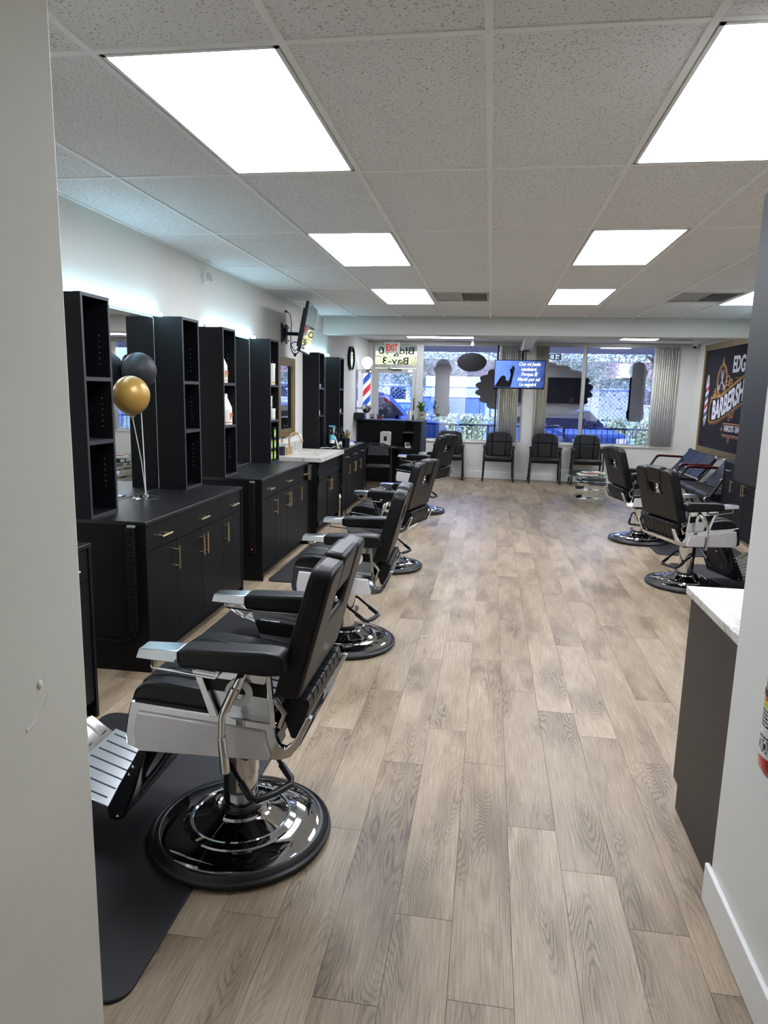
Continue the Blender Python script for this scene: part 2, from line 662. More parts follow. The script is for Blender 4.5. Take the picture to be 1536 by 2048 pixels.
struct(box('wall_left', -2.5, XL, YP, YB + 0.2, -0.01, 2.75, 'wall_paint'), 'white painted wall behind the black barber stations')
struct(MB().prism([(XR, YB + 0.2), (XR, 8.97), (XR2, 8.97), (XR2, YP2 - 0.1), (3.85, YP2 - 0.1), (3.85, YB + 0.2)], 'z', -0.01, 2.75).build('wall_right', 'wall_paint'), 'white painted wall carrying the barbershop sign')
wb = MB()
DX0, DX1, W1a, W1b, W2a, W2b, SILL, HEAD = -2.29, -1.39, -1.335, 0.60, 0.80, 3.33, 0.705, 2.515
wb.box(XL, DX0, YB, YB + 0.18, 0, 2.7)
wb.box(DX1, W1a, YB, YB + 0.18, 0, SILL)
wb.box(W1a, W1b, YB, YB + 0.18, 0, SILL)
wb.box(W1b, W2a, YB, YB + 0.18, 0, 2.7)
wb.box(W2a, W2b, YB, YB + 0.18, 0, SILL)
wb.box(W2b, XR, YB, YB + 0.18, 0, 2.7)
wb.box(DX0, W1b, YB, YB + 0.18, HEAD, 2.7)
wb.box(W2a, W2b, YB, YB + 0.18, HEAD, 2.7)
struct(wb.build('wall_back', 'wall_paint'), 'white window wall with low sill')
struct(MB().prism([(XP, -2.6), (XP, YP), (-2.5, YP), (-2.5, YP - 0.12), (XP - 0.12, YP - 0.12), (XP - 0.12, -2.6)], 'z', -0.01, 2.75).build('wall_passage_left', 'wall_cream', bevel=0.006), 'cream painted wall end of the passage with a dented patch')
struct(MB().prism([(XP2, -2.6), (XP2, YP2), (3.5, YP2), (3.5, YP2 - 0.12), (XP2 + 0.12, YP2 - 0.12), (XP2 + 0.12, -2.6)], 'z', -0.01, 2.75).build('wall_passage_right', 'wall_paint', bevel=0.004), 'white painted passage wall with the fire extinguisher')
struct(box('wall_rear', -1.1, 1.0, -2.72, -2.6, -0.01, 2.75, 'wall_cream'), 'cream wall closing the passage')
# dent and filler blob on the passage wall
pw = bpy.data.objects['wall_passage_left']
MB().sphere((0, 0, 0), (0.004, 0.008, 0.011), 12, 8).build('filler_blob', 'wall_cream', pw, loc=(XP, 1.226, 0.984))
MB().tube([(0, -0.05, -0.035), (0, -0.02, -0.028), (0, 0.008, -0.012), (0, 0.022, 0.008), (0, 0.024, 0.03)], [0.006, 0.006, 0.006, 0.005, 0.002], 8).build('filler_ridge', 'wall_cream', pw, loc=(XP - 0.0035, 1.228, 0.94))

for nm, args in (('baseboard_back', (-1.09, XR, YB - 0.014, YB, 0, 0.135)), ('baseboard_right', (XR - 0.014, XR, 8.97, YB, 0, 0.135)),
                 ('baseboard_left', (XL, XL + 0.014, 10.1, YB, 0, 0.135)), ('baseboard_passage_right', (XP2 - 0.016, XP2, -2.6, YP2 + 0.016, 0, 0.134))):
    struct(box(nm, *args, 'trim_white', bevel=0.005), 'white painted baseboard')

# ------------------------------------------------------------------ ceiling: grid of 2x4 tiles
GX0, GY0, TW, TL = -0.054, 2.175, 0.6096, 1.2192
ceil = struct(box('ceiling', -2.5, 3.85, -2.7, 9.8, CZ + 0.045, CZ + 0.12, 'dark_void'), 'suspended ceiling of speckled white tiles in a metal grid')
lights = {(-2, 0), (-2, 2), (-2, 4), (1, 0), (1, 2), (1, 4), (4, 4)}
vents = {(-1, 4), (3, 4)}
tile_cache = {}
def tile(x0, x1, y0, y1, z, parent):
    w, h = round(x1 - x0, 3), round(y1 - y0, 3)
    if (w, h) not in tile_cache:
        tile_cache[(w, h)] = MB().box(-w / 2, w / 2, -h / 2, h / 2, 0, 0.014).mesh('ceiling_tile', 'ceiling_tile', False)
    inst('ceiling_tile', tile_cache[(w, h)], parent, ((x0 + x1) / 2, (y0 + y1) / 2, z))
g = 0.009
for i in range(-4, 7):
    for j in range(-4, 6):
        xa, xb = GX0 + TW * i, GX0 + TW * (i + 1)
        ya, yb = GY0 + TL * j, GY0 + TL * (j + 1)
        if (i, j) in lights:
            continue
        xa, xb = max(xa, XL), min(xb, XR2 if yb < 9.0 else XR)
        if xb - xa < 0.05:
            continue
        if (i, j) in vents:
            tile(xa + g, xb - g, ya + g, ya + 0.28, CZ + 0.006, ceil)
            tile(xa + g, xb - g, yb - 0.29, yb - g, CZ + 0.006, ceil)
            continue
        tile(xa + g, xb - g, ya + g, yb - g, CZ + 0.006, ceil)
for i in range(-3, 7):
    x = GX0 + TW * i
    box('main_runner', x - 0.012, x + 0.012, -2.6, 9.69, CZ, CZ + 0.03, 'ceiling_grid', ceil)
for j in range(-3, 7):
    y = GY0 + TL * j
    box('cross_tee', XL, XR, y - 0.012, y + 0.012, CZ + 0.001, CZ + 0.03, 'ceiling_grid', ceil)
box('wall_angle', XL, XL + 0.02, YP, 9.69, CZ, CZ + 0.03, 'ceiling_grid', ceil)

ceil2 = struct(box('ceiling_front', -2.5, 3.85, 9.7, YB + 0.2, CZ2 + 0.04, CZ2 + 0.1, 'dark_void'), 'lower suspended ceiling strip in front of the windows')
RL = [(-1.53, -0.33, 12.25, 12.86), (1.54, 2.74, 12.05, 12.66)]
ny = [9.95, 11.16, 12.05, 12.66, YB]
for i in range(-2, 4):
    xa, xb = -1.53 + 1.22 * (i - 0), -1.53 + 1.22 * (i + 1)
    xa, xb = max(xa, XL), min(xb, XR)
    if i < 0 or xb - xa < 0.05:
        continue
    for a, b in zip(ny[:-1], ny[1:]):
        cut = [r for r in RL if r[0] < (xa + xb) / 2 < r[1] and r[2] < (a + b) / 2 < r[3]]
        if cut:
            continue
        tile(xa + g, xb - g, a + g, b - g, CZ2 + 0.004, ceil2)
tile(XL, -1.54, 9.96, YB, CZ2 + 0.004, ceil2)
tile(-1.52, -0.35, 12.05, 12.24, CZ2 + 0.003, ceil2)
tile(3.36, XR, 9.96, YB, CZ2 + 0.002, ceil2)
for y in ny[1:-1]:
    box('cross_tee', XL, XR, y - 0.01, y + 0.01, CZ2, CZ2 + 0.03, 'ceiling_grid', ceil2)
for i in range(0, 5):
    x = -1.53 + 1.22 * i
    box('main_runner', x - 0.01, x + 0.01, 9.9, YB, CZ2, CZ2 + 0.03, 'ceiling_grid', ceil2)

struct(box('trim_1', XL, XR, 9.68, 9.98, 2.385, 2.66, 'wall_paint', bevel=0.004), 'white boxed beam crossing the ceiling')
struct(MB().prism([(9.98, 2.5), (11.6, 2.5), (12.35, 2.44), (12.75, 2.37), (13.36, 2.37), (13.36, 2.6), (9.98, 2.6)], 'x', 0.52, 0.69).build('trim_2', 'wall_paint', bevel=0.004), 'white haunched beam end above the hanging television')
struct(box('trim_3', XL, XR, YB - 0.03, YB + 0.02, 2.525, 2.565, 'alu'), 'metal head trim over the windows')

def panel_light(x0, x1, y0, y1, z, label, grp='ceiling light panels', mat='panel_light'):
    t = thing('ceiling_light', label, 'light', ((x0 + x1) / 2, (y0 + y1) / 2, z), group=grp)
    w, h = (x1 - x0) / 2 - 0.006, (y1 - y0) / 2 - 0.006
    fr = MB()
    fr.box(-w, w, -h, -h + 0.014, 0, 0.03).box(-w, w, h - 0.014, h, 0, 0.03).box(-w, -w + 0.014, -h, h, 0, 0.03).box(w - 0.014, w, -h, h, 0, 0.03)
    fr.build('light_frame', 'trim_white', t)
    box('diffuser', -w + 0.012, w - 0.012, -h + 0.012, h - 0.012, 0.008, 0.014, mat, t)
    return t
LL = {(-2, 0): 'over the chair by the passage wall', (-2, 2): 'over the station with white bottles', (-2, 4): 'beside the wall television, before the beam',
      (1, 0): 'over the aisle by the marble counter', (1, 2): 'over the aisle, second from the marble counter', (1, 4): 'over the aisle, next to the beam',
      (4, 4): 'next to the ceiling vent by the benches'}
for (i, j), d in LL.items():
    panel_light(GX0 + TW * i + 0.012, GX0 + TW * (i + 1) - 0.012, GY0 + TL * j + 0.012, GY0 + TL * (j + 1) - 0.012, CZ + 0.0005, 'flush white ceiling light panel ' + d)
panel_light(*RL[0], CZ2 + 0.0005, 'shallow ceiling light panel in front of the hanging oval sign', mat='front_panel_light')
panel_light(*RL[1], CZ2 + 0.0005, 'shallow ceiling light panel between the beam end and the security camera', mat='front_panel_light')

for i, d in ((-1, 'over the aisle beside the light panel'), (3, 'near the benches, beside a light panel')):
    x0, x1 = GX0 + TW * i + 0.014, GX0 + TW * (i + 1) - 0.014
    t = thing('ceiling_vent', 'grey louvred ceiling vent ' + d, 'vent', ((x0 + x1) / 2, GY0 + TL * 4 + 0.6, CZ))
    w = (x1 - x0) / 2
    box('vent_back', -w, w, -0.32, 0.33, 0.016, 0.03, 'dark_metal', t)
    fr = MB()
    fr.box(-w, w, -0.32, -0.30, 0, 0.02).box(-w, w, 0.31, 0.33, 0, 0.02).box(-w, -w + 0.02, -0.32, 0.33, 0, 0.02).box(w - 0.02, w, -0.32, 0.33, 0, 0.02).box(-0.008, 0.008, -0.3, 0.31, 0, 0.02)
    fr.build('vent_frame', 'alu', t)
    for s, n in ((-1, 9), (1, 9)):
        for k in range(n):
            yy = -0.28 + k * 0.065
            sl = MB().hexa([(-w / 2 + 0.01, yy, 0.002), (w / 2 - 0.01, yy, 0.002), (w / 2 - 0.01, yy + 0.006, 0), (-w / 2 + 0.01, yy + 0.006, 0),
                            (-w / 2 + 0.01, yy + s * 0.03, 0.016), (w / 2 - 0.01, yy + s * 0.03, 0.016), (w / 2 - 0.01, yy + s * 0.03 + 0.004, 0.016), (-w / 2 + 0.01, yy + s * 0.03 + 0.004, 0.016)])
            sl.build('louvre', 'alu', t, loc=(s * w / 2, 0, 0), smooth=False)

# ------------------------------------------------------------------ windows and door
def frame_bars(bars, y0=YB + 0.03, y1=YB + 0.09):
    m = MB()
    for x0, x1, z0, z1 in bars:
        e = 0.002 if x1 - x0 > z1 - z0 else 0.0
        m.box(x0 + e, x1 - e, y0 + e, y1 - e, z0 + e / 2, z1 - e / 2)
    return m
GY = YB + 0.06
w1 = struct(frame_bars([(W1a, W1b, SILL, SILL + 0.03), (W1a, W1b, HEAD - 0.025, HEAD), (W1a, W1a + 0.03, SILL, HEAD), (W1b - 0.03, W1b, SILL, HEAD)]).build('window_1', 'alu'), 'shop window beside the door with tinted glass')
box('mullion', 0.085, 0.115, YB + 0.03, YB + 0.09, SILL, HEAD, 'black_plastic', w1)
box('pane', W1a + 0.025, 0.087, GY, GY + 0.004, SILL + 0.025, HEAD - 0.02, 'window_film', w1)
box('pane', 0.113, W1b - 0.025, GY, GY + 0.004, SILL + 0.025, HEAD - 0.02, 'window_film', w1)
box('window_sill', W1a, W1b, YB - 0.02, YB + 0.16, SILL - 0.022, SILL + 0.003, 'trim_white', w1, bevel=0.004)
w2 = struct(frame_bars([(W2a, W2b, SILL, SILL + 0.03), (W2a, W2b, HEAD - 0.025, HEAD), (W2a, W2a + 0.03, SILL, HEAD), (W2b - 0.03, W2b, SILL, HEAD)]).build('window_2', 'alu'), 'wide shop window between the column and the side wall')
box('mullion', 1.655, 1.715, YB + 0.01, YB + 0.1, SILL, HEAD, 'alu', w2)
box('mullion_gasket', 1.71, 1.728, YB + 0.035, YB + 0.085, SILL, HEAD, 'black_plastic', w2)
box('pane', W2a + 0.025, 1.658, GY, GY + 0.004, SILL + 0.025, HEAD - 0.02, 'window_film', w2)
box('pane', 1.725, W2b - 0.025, GY, GY + 0.004, SILL + 0.025, HEAD - 0.02, 'window_film', w2)
box('window_sill', W2a, W2b, YB - 0.02, YB + 0.16, SILL - 0.022, SILL + 0.003, 'trim_white', w2, bevel=0.004)

DT = 2.06
d1 = struct(frame_bars([(DX0, DX0 + 0.045, 0, HEAD), (DX1 - 0.045, DX1 + 0.055, 0, HEAD), (DX0, DX1, HEAD - 0.03, HEAD), (DX0, DX1, DT, DT + 0.07), (DX0, DX1, 2.275, 2.283)], YB + 0.02, YB + 0.11).build('door_1', 'alu'), 'aluminium framed glass shop door with transom window')
leaf = frame_bars([(DX0 + 0.05, DX0 + 0.125, 0.02, DT - 0.01), (DX1 - 0.125, DX1 - 0.05, 0.02, DT - 0.01), (DX0 + 0.05, DX1 - 0.05, DT - 0.10, DT - 0.01), (DX0 + 0.05, DX1 - 0.05, 0.02, 0.22)], YB + 0.04, YB + 0.085).build('door_leaf', 'alu', d1)
box('pane', DX0 + 0.12, DX1 - 0.12, GY, GY + 0.004, 0.21, DT - 0.09, 'door_film', leaf)
box('transom_pane', DX0 + 0.04, DX1 - 0.04, GY, GY + 0.004, DT + 0.065, HEAD - 0.025, 'transom_glass', d1)
cl = box('door_closer', -2.14, -1.92, YB - 0.02, YB + 0.03, DT + 0.005, DT + 0.055, 'alu', d1, bevel=0.006)
MB().tube([(-1.98, YB - 0.005, DT - 0.01), (-1.86, YB + 0.0, DT - 0.04), (-1.72, YB + 0.02, DT - 0.035)], 0.010, 8).build('closer_arm', 'dark_metal', cl)
box('closer_bracket', -1.60, -1.51, YB + 0.01, YB + 0.05, DT - 0.085, DT - 0.03, 'trim_white', d1, bevel=0.004)
hd = MB()
for k in range(5):
    hd.box(-1.475, -1.455, YB + 0.02, YB + 0.05, 1.28 + k * 0.045, 1.31 + k * 0.045)
hd.box(-1.47, -1.46, YB + 0.03, YB + 0.045, 1.26, 1.5)
hd.build('door_hardware', 'black_plastic', d1)
for body, zz, xx in (('Bldg 10', 2.325, -1.835), ('Bay-3', 2.135, -1.85)):
    me = text_mesh(body, 0.185, 'ink', 0.0006, sx=1.28, bold=0.003)
    inst('lettering', me, d1, (xx, GY + 0.0052, zz), rot=(PI / 2, 0, PI))

# logo film on the outside of the panes
def scallop_badge(cx, cz, rx, rz, lobes, depth):
    pts = []
    for k in range(160):
        a = 2 * PI * k / 160
        r = 1 + depth * abs(math.sin(lobes * a / 2))
        pts.append((cx + rx * r * math.cos(a), cz + rz * r * math.sin(a)))
    return pts
def clip_x(pts, x0, x1):
    out = []
    for lim, sgn in ((x0, 1), (x1, -1)):
        src, out = (pts if lim == x0 else out), []
        for i in range(len(src)):
            p, q = src[i], src[(i + 1) % len(src)]
            pi, qi = sgn * (p[0] - lim) >= 0, sgn * (q[0] - lim) >= 0
            if pi:
                out.append(p)
            if pi != qi:
                t = (lim - p[0]) / (q[0] - p[0])
                out.append((lim, p[1] + t * (q[1] - p[1])))
    return out
badge = scallop_badge(0.79, 1.70, 1.02, 0.50, 22, 0.08)
for a, b, par in ((W1a, 0.085, w1), (0.117, 0.57, w1), (0.83, 1.655, w2), (1.73, 3.3, w2)):
    pts = clip_x(badge, a, b)
    if len(pts) > 3:
        MB().prism(pts, 'y', GY + 0.005, GY + 0.0056).build('logo_film', 'decal_film', par, smooth=False)
def pole_shape(cx):
    w = 0.14
    p = [(cx + w * 0.75, 1.16), (cx + w * 1.1, 1.22), (cx + w * 1.15, 1.34), (cx + w, 1.38), (cx + w, 1.98), (cx + w * 1.2, 2.02), (cx + w * 1.2, 2.09), (cx + w, 2.11)]
    p += arc(cx, 2.11, w * 0.98, 0, 90, 6)[1:] + [(cx + 0.015, 2.27)]
    q = [(2 * cx - x, z) for x, z in p][::-1]
    return p + q
for cx, par in ((-0.93, w1), (2.66, w2)):
    MB().prism(pole_shape(cx), 'y', GY + 0.005, GY + 0.0056).build('logo_pole_film', 'decal_film', par, smooth=False)
me = text_mesh('EDGE', 0.16, 'decal_grey', 0.0004, sx=1.25, bold=0.004)
inst('logo_lettering', me, w2, (1.02, GY + 0.0052, 2.26), rot=(PI / 2, 0, PI))

# ================================================================== BARBER STATIONS (left wall run)
def bar_handle(parent, horiz, y, z, L, x=0.0):
    m = MB()
    if horiz:
        m.tube([(x + 0.032, y - L / 2, z), (x + 0.032, y + L / 2, z)], 0.006, 8)
        for s in (-1, 1):
            m.tube([(x - 0.002, y + s * L * 0.3, z), (x + 0.032, y + s * L * 0.3, z)], 0.0045, 6)
    else:
        m.tube([(x + 0.032, y, z - L / 2), (x + 0.032, y, z + L / 2)], 0.006, 8)
        for s in (-1, 1):
            m.tube([(x - 0.002, y, z + s * L * 0.36), (x + 0.032, y, z + s * L * 0.36)], 0.0045, 6)
    return m.build('handle', 'brass', parent)

SD, SLEN, SH, TD = 0.525, 1.50, 0.87, 0.215      # station depth, length, height, tower depth
def make_station(L=SLEN):
    """black base cabinet: x 0 is the front face, -SD the wall; y runs along the wall"""
    t = thing('base_cabinet', 'black cabinet', 'cabinet')
    box('side_panel', -SD, 0.006, 0, 0.02, 0, SH - 0.022, 'cab_black', t)
    box('side_panel', -SD, 0.006, L - 0.02, L, 0, SH - 0.022, 'cab_black', t)
    box('carcass', -SD, -0.02, 0.02, L - 0.02, 0.09, SH - 0.022, 'cab_black', t)
    box('toe_kick', -SD, -0.07, 0.02, L - 0.02, 0, 0.09, 'cab_black', t)
    q = (L - 0.04) / 4
    zs = 0.695
    for a, b, hy in ((0.022, 0.02 + q, None), (0.02 + q, 0.02 + 3 * q, None), (0.02 + 3 * q, L - 0.022, None)):
        dr = box('drawer_front', -0.02, 0, a + 0.0015, b - 0.0015, zs + 0.002, SH - 0.025, 'cab_black', t)
        bar_handle(dr, True, (a + b) / 2, 0.764, 0.13)
    hy = (0.02 + q + 0.025, 0.02 + 2 * q - 0.028, 0.02 + 2 * q + 0.035, 0.02 + 3 * q + 0.03)
    hy = (0.395, 0.745, 0.815, 1.165)
    for k in range(4):
        a, b = 0.02 + q * k, 0.02 + q * (k + 1)
        do = box('door', -0.02, 0, a + 0.0018, b - 0.0018, 0.09, zs - 0.002, 'cab_black', t)
        yy = (b - 0.03, b - 0.03, a + 0.03, a + 0.03)[k]
        bar_handle(do, False, yy, 0.592, 0.14)
    top = box('worktop', -SD, 0.008, -0.004, L + 0.004, SH - 0.022, SH, 'cab_top', bevel=0.003)
    return t, top

def make_tower(w=0.28, H=1.215, mat='cab_black'):
    """open shelf tower standing on the worktop, against the wall: x 0 front .. -TD wall"""
    t = thing('shelf_tower', 'black tower', 'shelf')
    e = 0.018
    box('side_panel', -TD, -0.002, 0, e, 0, H, 'cab_black', t)
    box('side_panel', -TD, -0.002, w - e, w, 0, H, 'cab_black', t)
    box('back_panel', -TD, -TD + 0.008, e, w - e, 0, H, 'cab_black', t)
    ed = MB()
    ed.box(-0.003, 0, 0, e, 0, H).box(-0.003, 0, w - e, w, 0, H).box(-0.003, 0, e, w - e, H - e, H).box(-0.003, 0, e, w - e, 0, e)
    ed.build('edge_band', 'cab_edge', t)
    box('top_panel', -TD + 0.008, -0.003, e, w - e, H - e, H, 'cab_black', t)
    box('bottom_panel', -TD + 0.008, -0.003, e, w - e, 0, e, 'cab_black', t)
    for z in (0.765, 0.418):
        box('shelf', -TD + 0.008, -0.001, e, w - e, z - 0.011, z + 0.011, 'cab_edge', t)
    pins = MB()
    for k in range(6):
        for z0 in (0.15, 0.5, 0.85):
            pins.tube([(-0.06, w - e - 0.0005, z0 + k * 0.032), (-0.06, w - e - 0.002, z0 + k * 0.032)], 0.0028, 6)
    pins.build('pin_holes', 'alu', t)['kind'] = 'stuff'
    return t

cab0, top0 = make_station()
tow0 = make_tower()
used = [False]
def station(xf, y0, rz, d, group=False, sh=0.0, towers=(0.0, 1.215), mirror=True, led=True, L=SLEN, off=''):
    xf += 0.002 * math.cos(rz)
    def place(o, x, y, z):
        c, s = math.cos(rz), math.sin(rz)
        o.location = (xf + c * x - s * y, y0 + s * x + c * y, z)
        o.rotation_euler.z = rz
        return o
    first = not used[0]
    used[0] = True
    c = cab0 if first else copy_tree(cab0)
    tag(place(c, 0, 0, sh), 'black wood-grain base cabinet with brass bar handles ' + d, 'cabinet', 'black barber station cabinets')
    w = top0 if first else copy_tree(top0)
    tag(place(w, 0, 0, sh), 'black worktop slab ' + d, 'worktop', 'black station worktops')
    for i, ty in enumerate(towers):
        o = tow0 if (first and i == 0) else copy_tree(tow0)
        side = ('passage-side one' if i == 0 else 'window-side one')
        tag(place(o, -SD + TD, ty, SH + sh), 'tall black open shelf tower ' + d + ', ' + side, 'shelf', 'black shelf towers')
    if mirror:
        m = thing('wall_mirror', 'frameless wall mirror between the black towers ' + d, 'mirror', group='station mirrors')
        place(m, -SD, 0, 0)
        box('mirror_glass', 0.001, 0.006, towers[0] + 0.285, towers[1] - 0.003, SH + sh + 0.004, 2.075, 'mirror', m)
        box('mirror_edge', 0.0005, 0.0065, towers[1] - 0.006, towers[1] - 0.002, SH + sh + 0.002, 2.078, 'trim_white', m)
    if led:
        b = thing('mirror_light' + off, 'bright white LED light bar on the wall ' + d, 'light', group='LED bars over the mirrors')
        place(b, -SD, 0, 0)
        box('light_housing', 0.0, 0.02, 0.13, 1.28, 2.088, 2.118, 'trim_white', b)
        MB().prism(rrect(0.028, 0.03, 0.012, 4, 0.033, 2.101), 'y', 0.135, 1.275).build('light_tube' + off, 'led_light', b)
    return c

S0d = 'beside the passage wall'
S1d = 'at the station with the balloons'
S2d = 'at the station with white bottles'
S3d = 'at the station crowded with tools'
SRd = 'near the leather benches'
FX = -1.84
station(FX, 3.452, 0, S1d)
station(FX, 1.425, 0, S0d, led=False)
station(FX, 5.413, 0, S2d, L=1.47)
station(FX, 8.60, 0, S3d, sh=-0.012)
station(2.88, 8.95, PI, SRd, off='_offscreen')
station(2.88, 6.85, PI, 'hidden past the hung cabinet', led=False)

# power strips on the cabinet ends that face the passage
for y0, d, led in ((3.452, 'under the balloons', False), (5.413, 'beside the marble sink station', True)):
    t = thing('power_strip', 'long black power strip screwed to the cabinet end ' + d, 'power strip', (-1.912, y0, 0.25), group='cabinet power strips')
    box('strip_body', -0.025, 0.025, -0.03, 0, 0, 0.59, 'black_plastic', t, bevel=0.004)
    for k in range(12):
        so = box('socket', -0.014, 0.014, -0.0325, -0.029, 0.05 + k * 0.042, 0.078 + k * 0.042, 'dark_metal', t, bevel=0.002)
    cl = box('mount_clip', -0.02, 0.02, -0.02, 0.0, 0.588, 0.6, 'alu', t)
    if led:
        MB().sphere((0, -0.032, 0.03), 0.004, 8, 6).build('indicator', 'red_led', t)
    MB().tube([(0.005, -0.015, 0.0), (0.0, -0.014, -0.03), (-0.05, -0.012, -0.06), (-0.13, -0.01, -0.068), (-0.25, -0.008, -0.062), (-0.40, -0.006, -0.06)], 0.004, 6).build('power_cord', 'black_plastic', t)

# ------------------------------------------------------------------ balloons on a clear stand
t = thing('balloon_stand', 'clear plastic balloon stand on the black worktop', 'stand', (-2.235, 4.235, SH + 0.0005))
MB().lathe([(0.088, 0), (0.09, 0.003), (0.085, 0.007), (0.02, 0.009), (0.012, 0.03), (0.004, 0.034)], 28).build('stand_base', 'clear_plastic', t)
GB, BB = Vector((0.095, -0.312, 0.675)), Vector((-0.010, -0.008, 0.828))
for p, nm in ((GB, 'gold'), (BB, 'black')):
    MB().tube([(0, 0, 0.02), (p.x * 0.2, p.y * 0.25, 0.25), (p.x, p.y, p.z - 0.125)], 0.0035, 6).build('stick', 'white_plastic', t)
    MB().lathe([(0.004, 0), (0.012, 0.008), (0.016, 0.014)], 10, (p.x, p.y, p.z - 0.137)).build('balloon_cup', 'white_plastic', t)
def balloon(p, mat, lab):
    prof = [(0.0035, -0.138), (0.009, -0.135), (0.006, -0.128), (0.016, -0.122)]
    for k in range(1, 16):
        a = -PI / 2 + PI * k / 15 * 0.97 + 0.05
        prof.append((0.109 * math.cos(a) * (1 - 0.06 * (math.sin(a) < 0) * abs(math.sin(a))), 0.118 * math.sin(a)))
    o = MB().lathe(prof + [(0.001, 0.118)], 32).build('balloon', mat, ang=80)
    o.location = Vector((-2.235, 4.235, SH)) + p
    tag(o, lab, 'balloon', 'balloons')
balloon(GB, 'balloon_gold', 'shiny gold balloon on a clear stick')
balloon(BB, 'balloon_black', 'matt black balloon behind the gold one')

# ------------------------------------------------------------------ bottles and packets on the tower shelves
def jug(loc, lab, h=0.27, r=0.06, letter='P'):
    t = thing('product_bottle', lab, 'bottle', (loc[0], loc[1], loc[2] + 0.0008), group='white product bottles')
    MB().lathe([(r, 0), (r + 0.001, 0.01), (r, h * 0.55), (r * 0.8, h * 0.66), (r * 0.35, h * 0.9), (r * 0.33, h * 0.93)], 20).build('bottle_body', 'bottle_white', t)
    MB().lathe([(r * 0.4, h * 0.92), (r * 0.4, h), (r * 0.3, h * 1.005)], 16).build('cap', 'white_plastic', t)
    MB().lathe([(r + 0.0012, h * 0.06), (r + 0.0012, h * 0.09)], 20, cap=False).build('orange_band', 'print_orange', t)
    me = text_mesh(letter, 0.075, 'print_orange', 0.0005, bold=0.003)
    inst('lettering', me, t, (r + 0.001, -0.012, h * 0.18), rot=(PI / 2, 0, PI / 2 - 0.3))
    ln = MB()
    for k in range(7):
        ln.lathe([(r + 0.0008, h * (0.18 + k * 0.05)), (r + 0.0008, h * (0.185 + k * 0.05))], 20, cap=False)
    ln.build('print_lines', 'decal_grey', t)
    return t
TX = XL + 0.105
jug((XL + 0.15, 5.60, SH + 0.418 + 0.011), 'white bottle with an orange letter P on the lower shelf', 0.255)
jug((XL + 0.14, 5.535, SH + 0.765 + 0.011), 'white bottle on the upper shelf above the letter P bottle', 0.25)
def tub(loc, lab, h, r, gold=False):
    t = thing('product_tub', lab, 'tub', (loc[0], loc[1], loc[2] + 0.0008), group='white product tubs')
    MB().lathe([(r, 0), (r, h * 0.8)], 20).build('tub_body', 'bottle_white', t)
    MB().lathe([(r * 1.06, h * 0.8), (r * 1.06, h * 0.97), (r, h)], 20).build('lid', 'white_plastic', t)
    MB().lathe([(r + 0.001, h * 0.08), (r + 0.001, h * 0.14)], 20, cap=False).build('gold_band', 'gold_pen' if gold else 'decal_grey', t)
    return t
tub((XL + 0.165, 6.80, SH + 0.429), 'white tub standing on the shelf beneath the tall white bottle', 0.11, 0.045, True)
tub((XL + 0.15, 6.775, SH + 0.429 + 0.11), 'slim white tub stacked on another tub', 0.125, 0.036)
t = tub((XL + 0.165, 6.80, SH + 0.776), 'tall white bottle on the top shelf near the gold framed mirror', 0.21, 0.045, True)
tub((XL + 0.11, 6.74, SH + 0.776), 'white pump bottle behind the tall white bottle', 0.22, 0.03)
def packet(loc, lab):
    t = thing('comb_packet', lab, 'packet', (loc[0], loc[1], loc[2] + 0.0012), group='lime green packets')
    box('packet_case', -0.02, 0.02, -0.035, 0.035, 0, 0.11, 'black_plastic', t, bevel=0.003)
    box('packet_card', 0.0195, 0.0215, -0.031, 0.02, 0.012, 0.088, 'lime', t)
    MB().lathe([(0.015, 0.0213), (0.015, 0.0222)], 16, (0, -0.005, 0.045), 'x').build('round_print', 'paper_white', t)
    return t
for k, (dy, z) in enumerate(((0.04, 0.018), (-0.04, 0.018), (0.045, 0.129), (-0.04, 0.129), (0.04, 0.24))):
    packet((XL + 0.185 - 0.01 * (k % 2), 6.77 + dy, SH + z), 'lime green and black packet in the ' + ('bottom layer of the packet stack', 'bottom layer of the packet stack', 'middle layer of the packet stack', 'middle layer of the packet stack', 'top spot of the packet stack')[k])
t = thing('clipper_case', 'flat black device hanging on the drawer front with a cord', 'device', (FX + 0.003, 6.72, 0.69), group=None)
box('case_body', 0, 0.045, 0.08, 0.165, 0.0, 0.155, 'black_plastic', t, bevel=0.005)
box('brass_strip', 0.03, 0.048, 0.068, 0.083, 0.01, 0.15, 'brass', t)
MB().tube([(0.045, 0.10, 0.15), (0.06, 0.11, 0.10), (0.055, 0.105, 0.0), (0.05, 0.11, -0.2), (0.045, 0.115, -0.5), (0.045, 0.11, -0.68)], 0.004, 6).build('power_cord', 'black_plastic', t)

# ------------------------------------------------------------------ sink vanity
t = thing('sink_vanity', 'black shaker vanity cabinet under the marble sink', 'cabinet', (-1.835, 7.30, 0))
VL = 1.12
box('carcass', -0.525, -0.02, 0.018, VL - 0.018, 0.09, 0.72, 'cab_black', t)
box('side_panel', -0.525, -0.006, 0, 0.018, 0, 0.829, 'cab_black', t)
box('side_panel', -0.525, -0.006, VL - 0.018, VL, 0, 0.829, 'cab_black', t)
box('toe_kick', -0.53, -0.07, 0.01, VL - 0.01, 0, 0.09, 'cab_black', t)
def shaker(name, y0, y1, z0, z1, par):
    o = box(name, -0.02, -0.006, y0, y1, z0, z1, 'cab_black', par)
    f = MB()
    e = 0.055
    f.box(-0.006, 0.002, y0, y1, z0, z0 + e).box(-0.006, 0.002, y0, y1, z1 - e, z1).box(-0.006, 0.002, y0, y0 + e, z0, z1).box(-0.006, 0.002, y1 - e, y1, z0, z1)
    f.build('frame_rail', 'cab_black', o, bevel=0.0012)
    return o
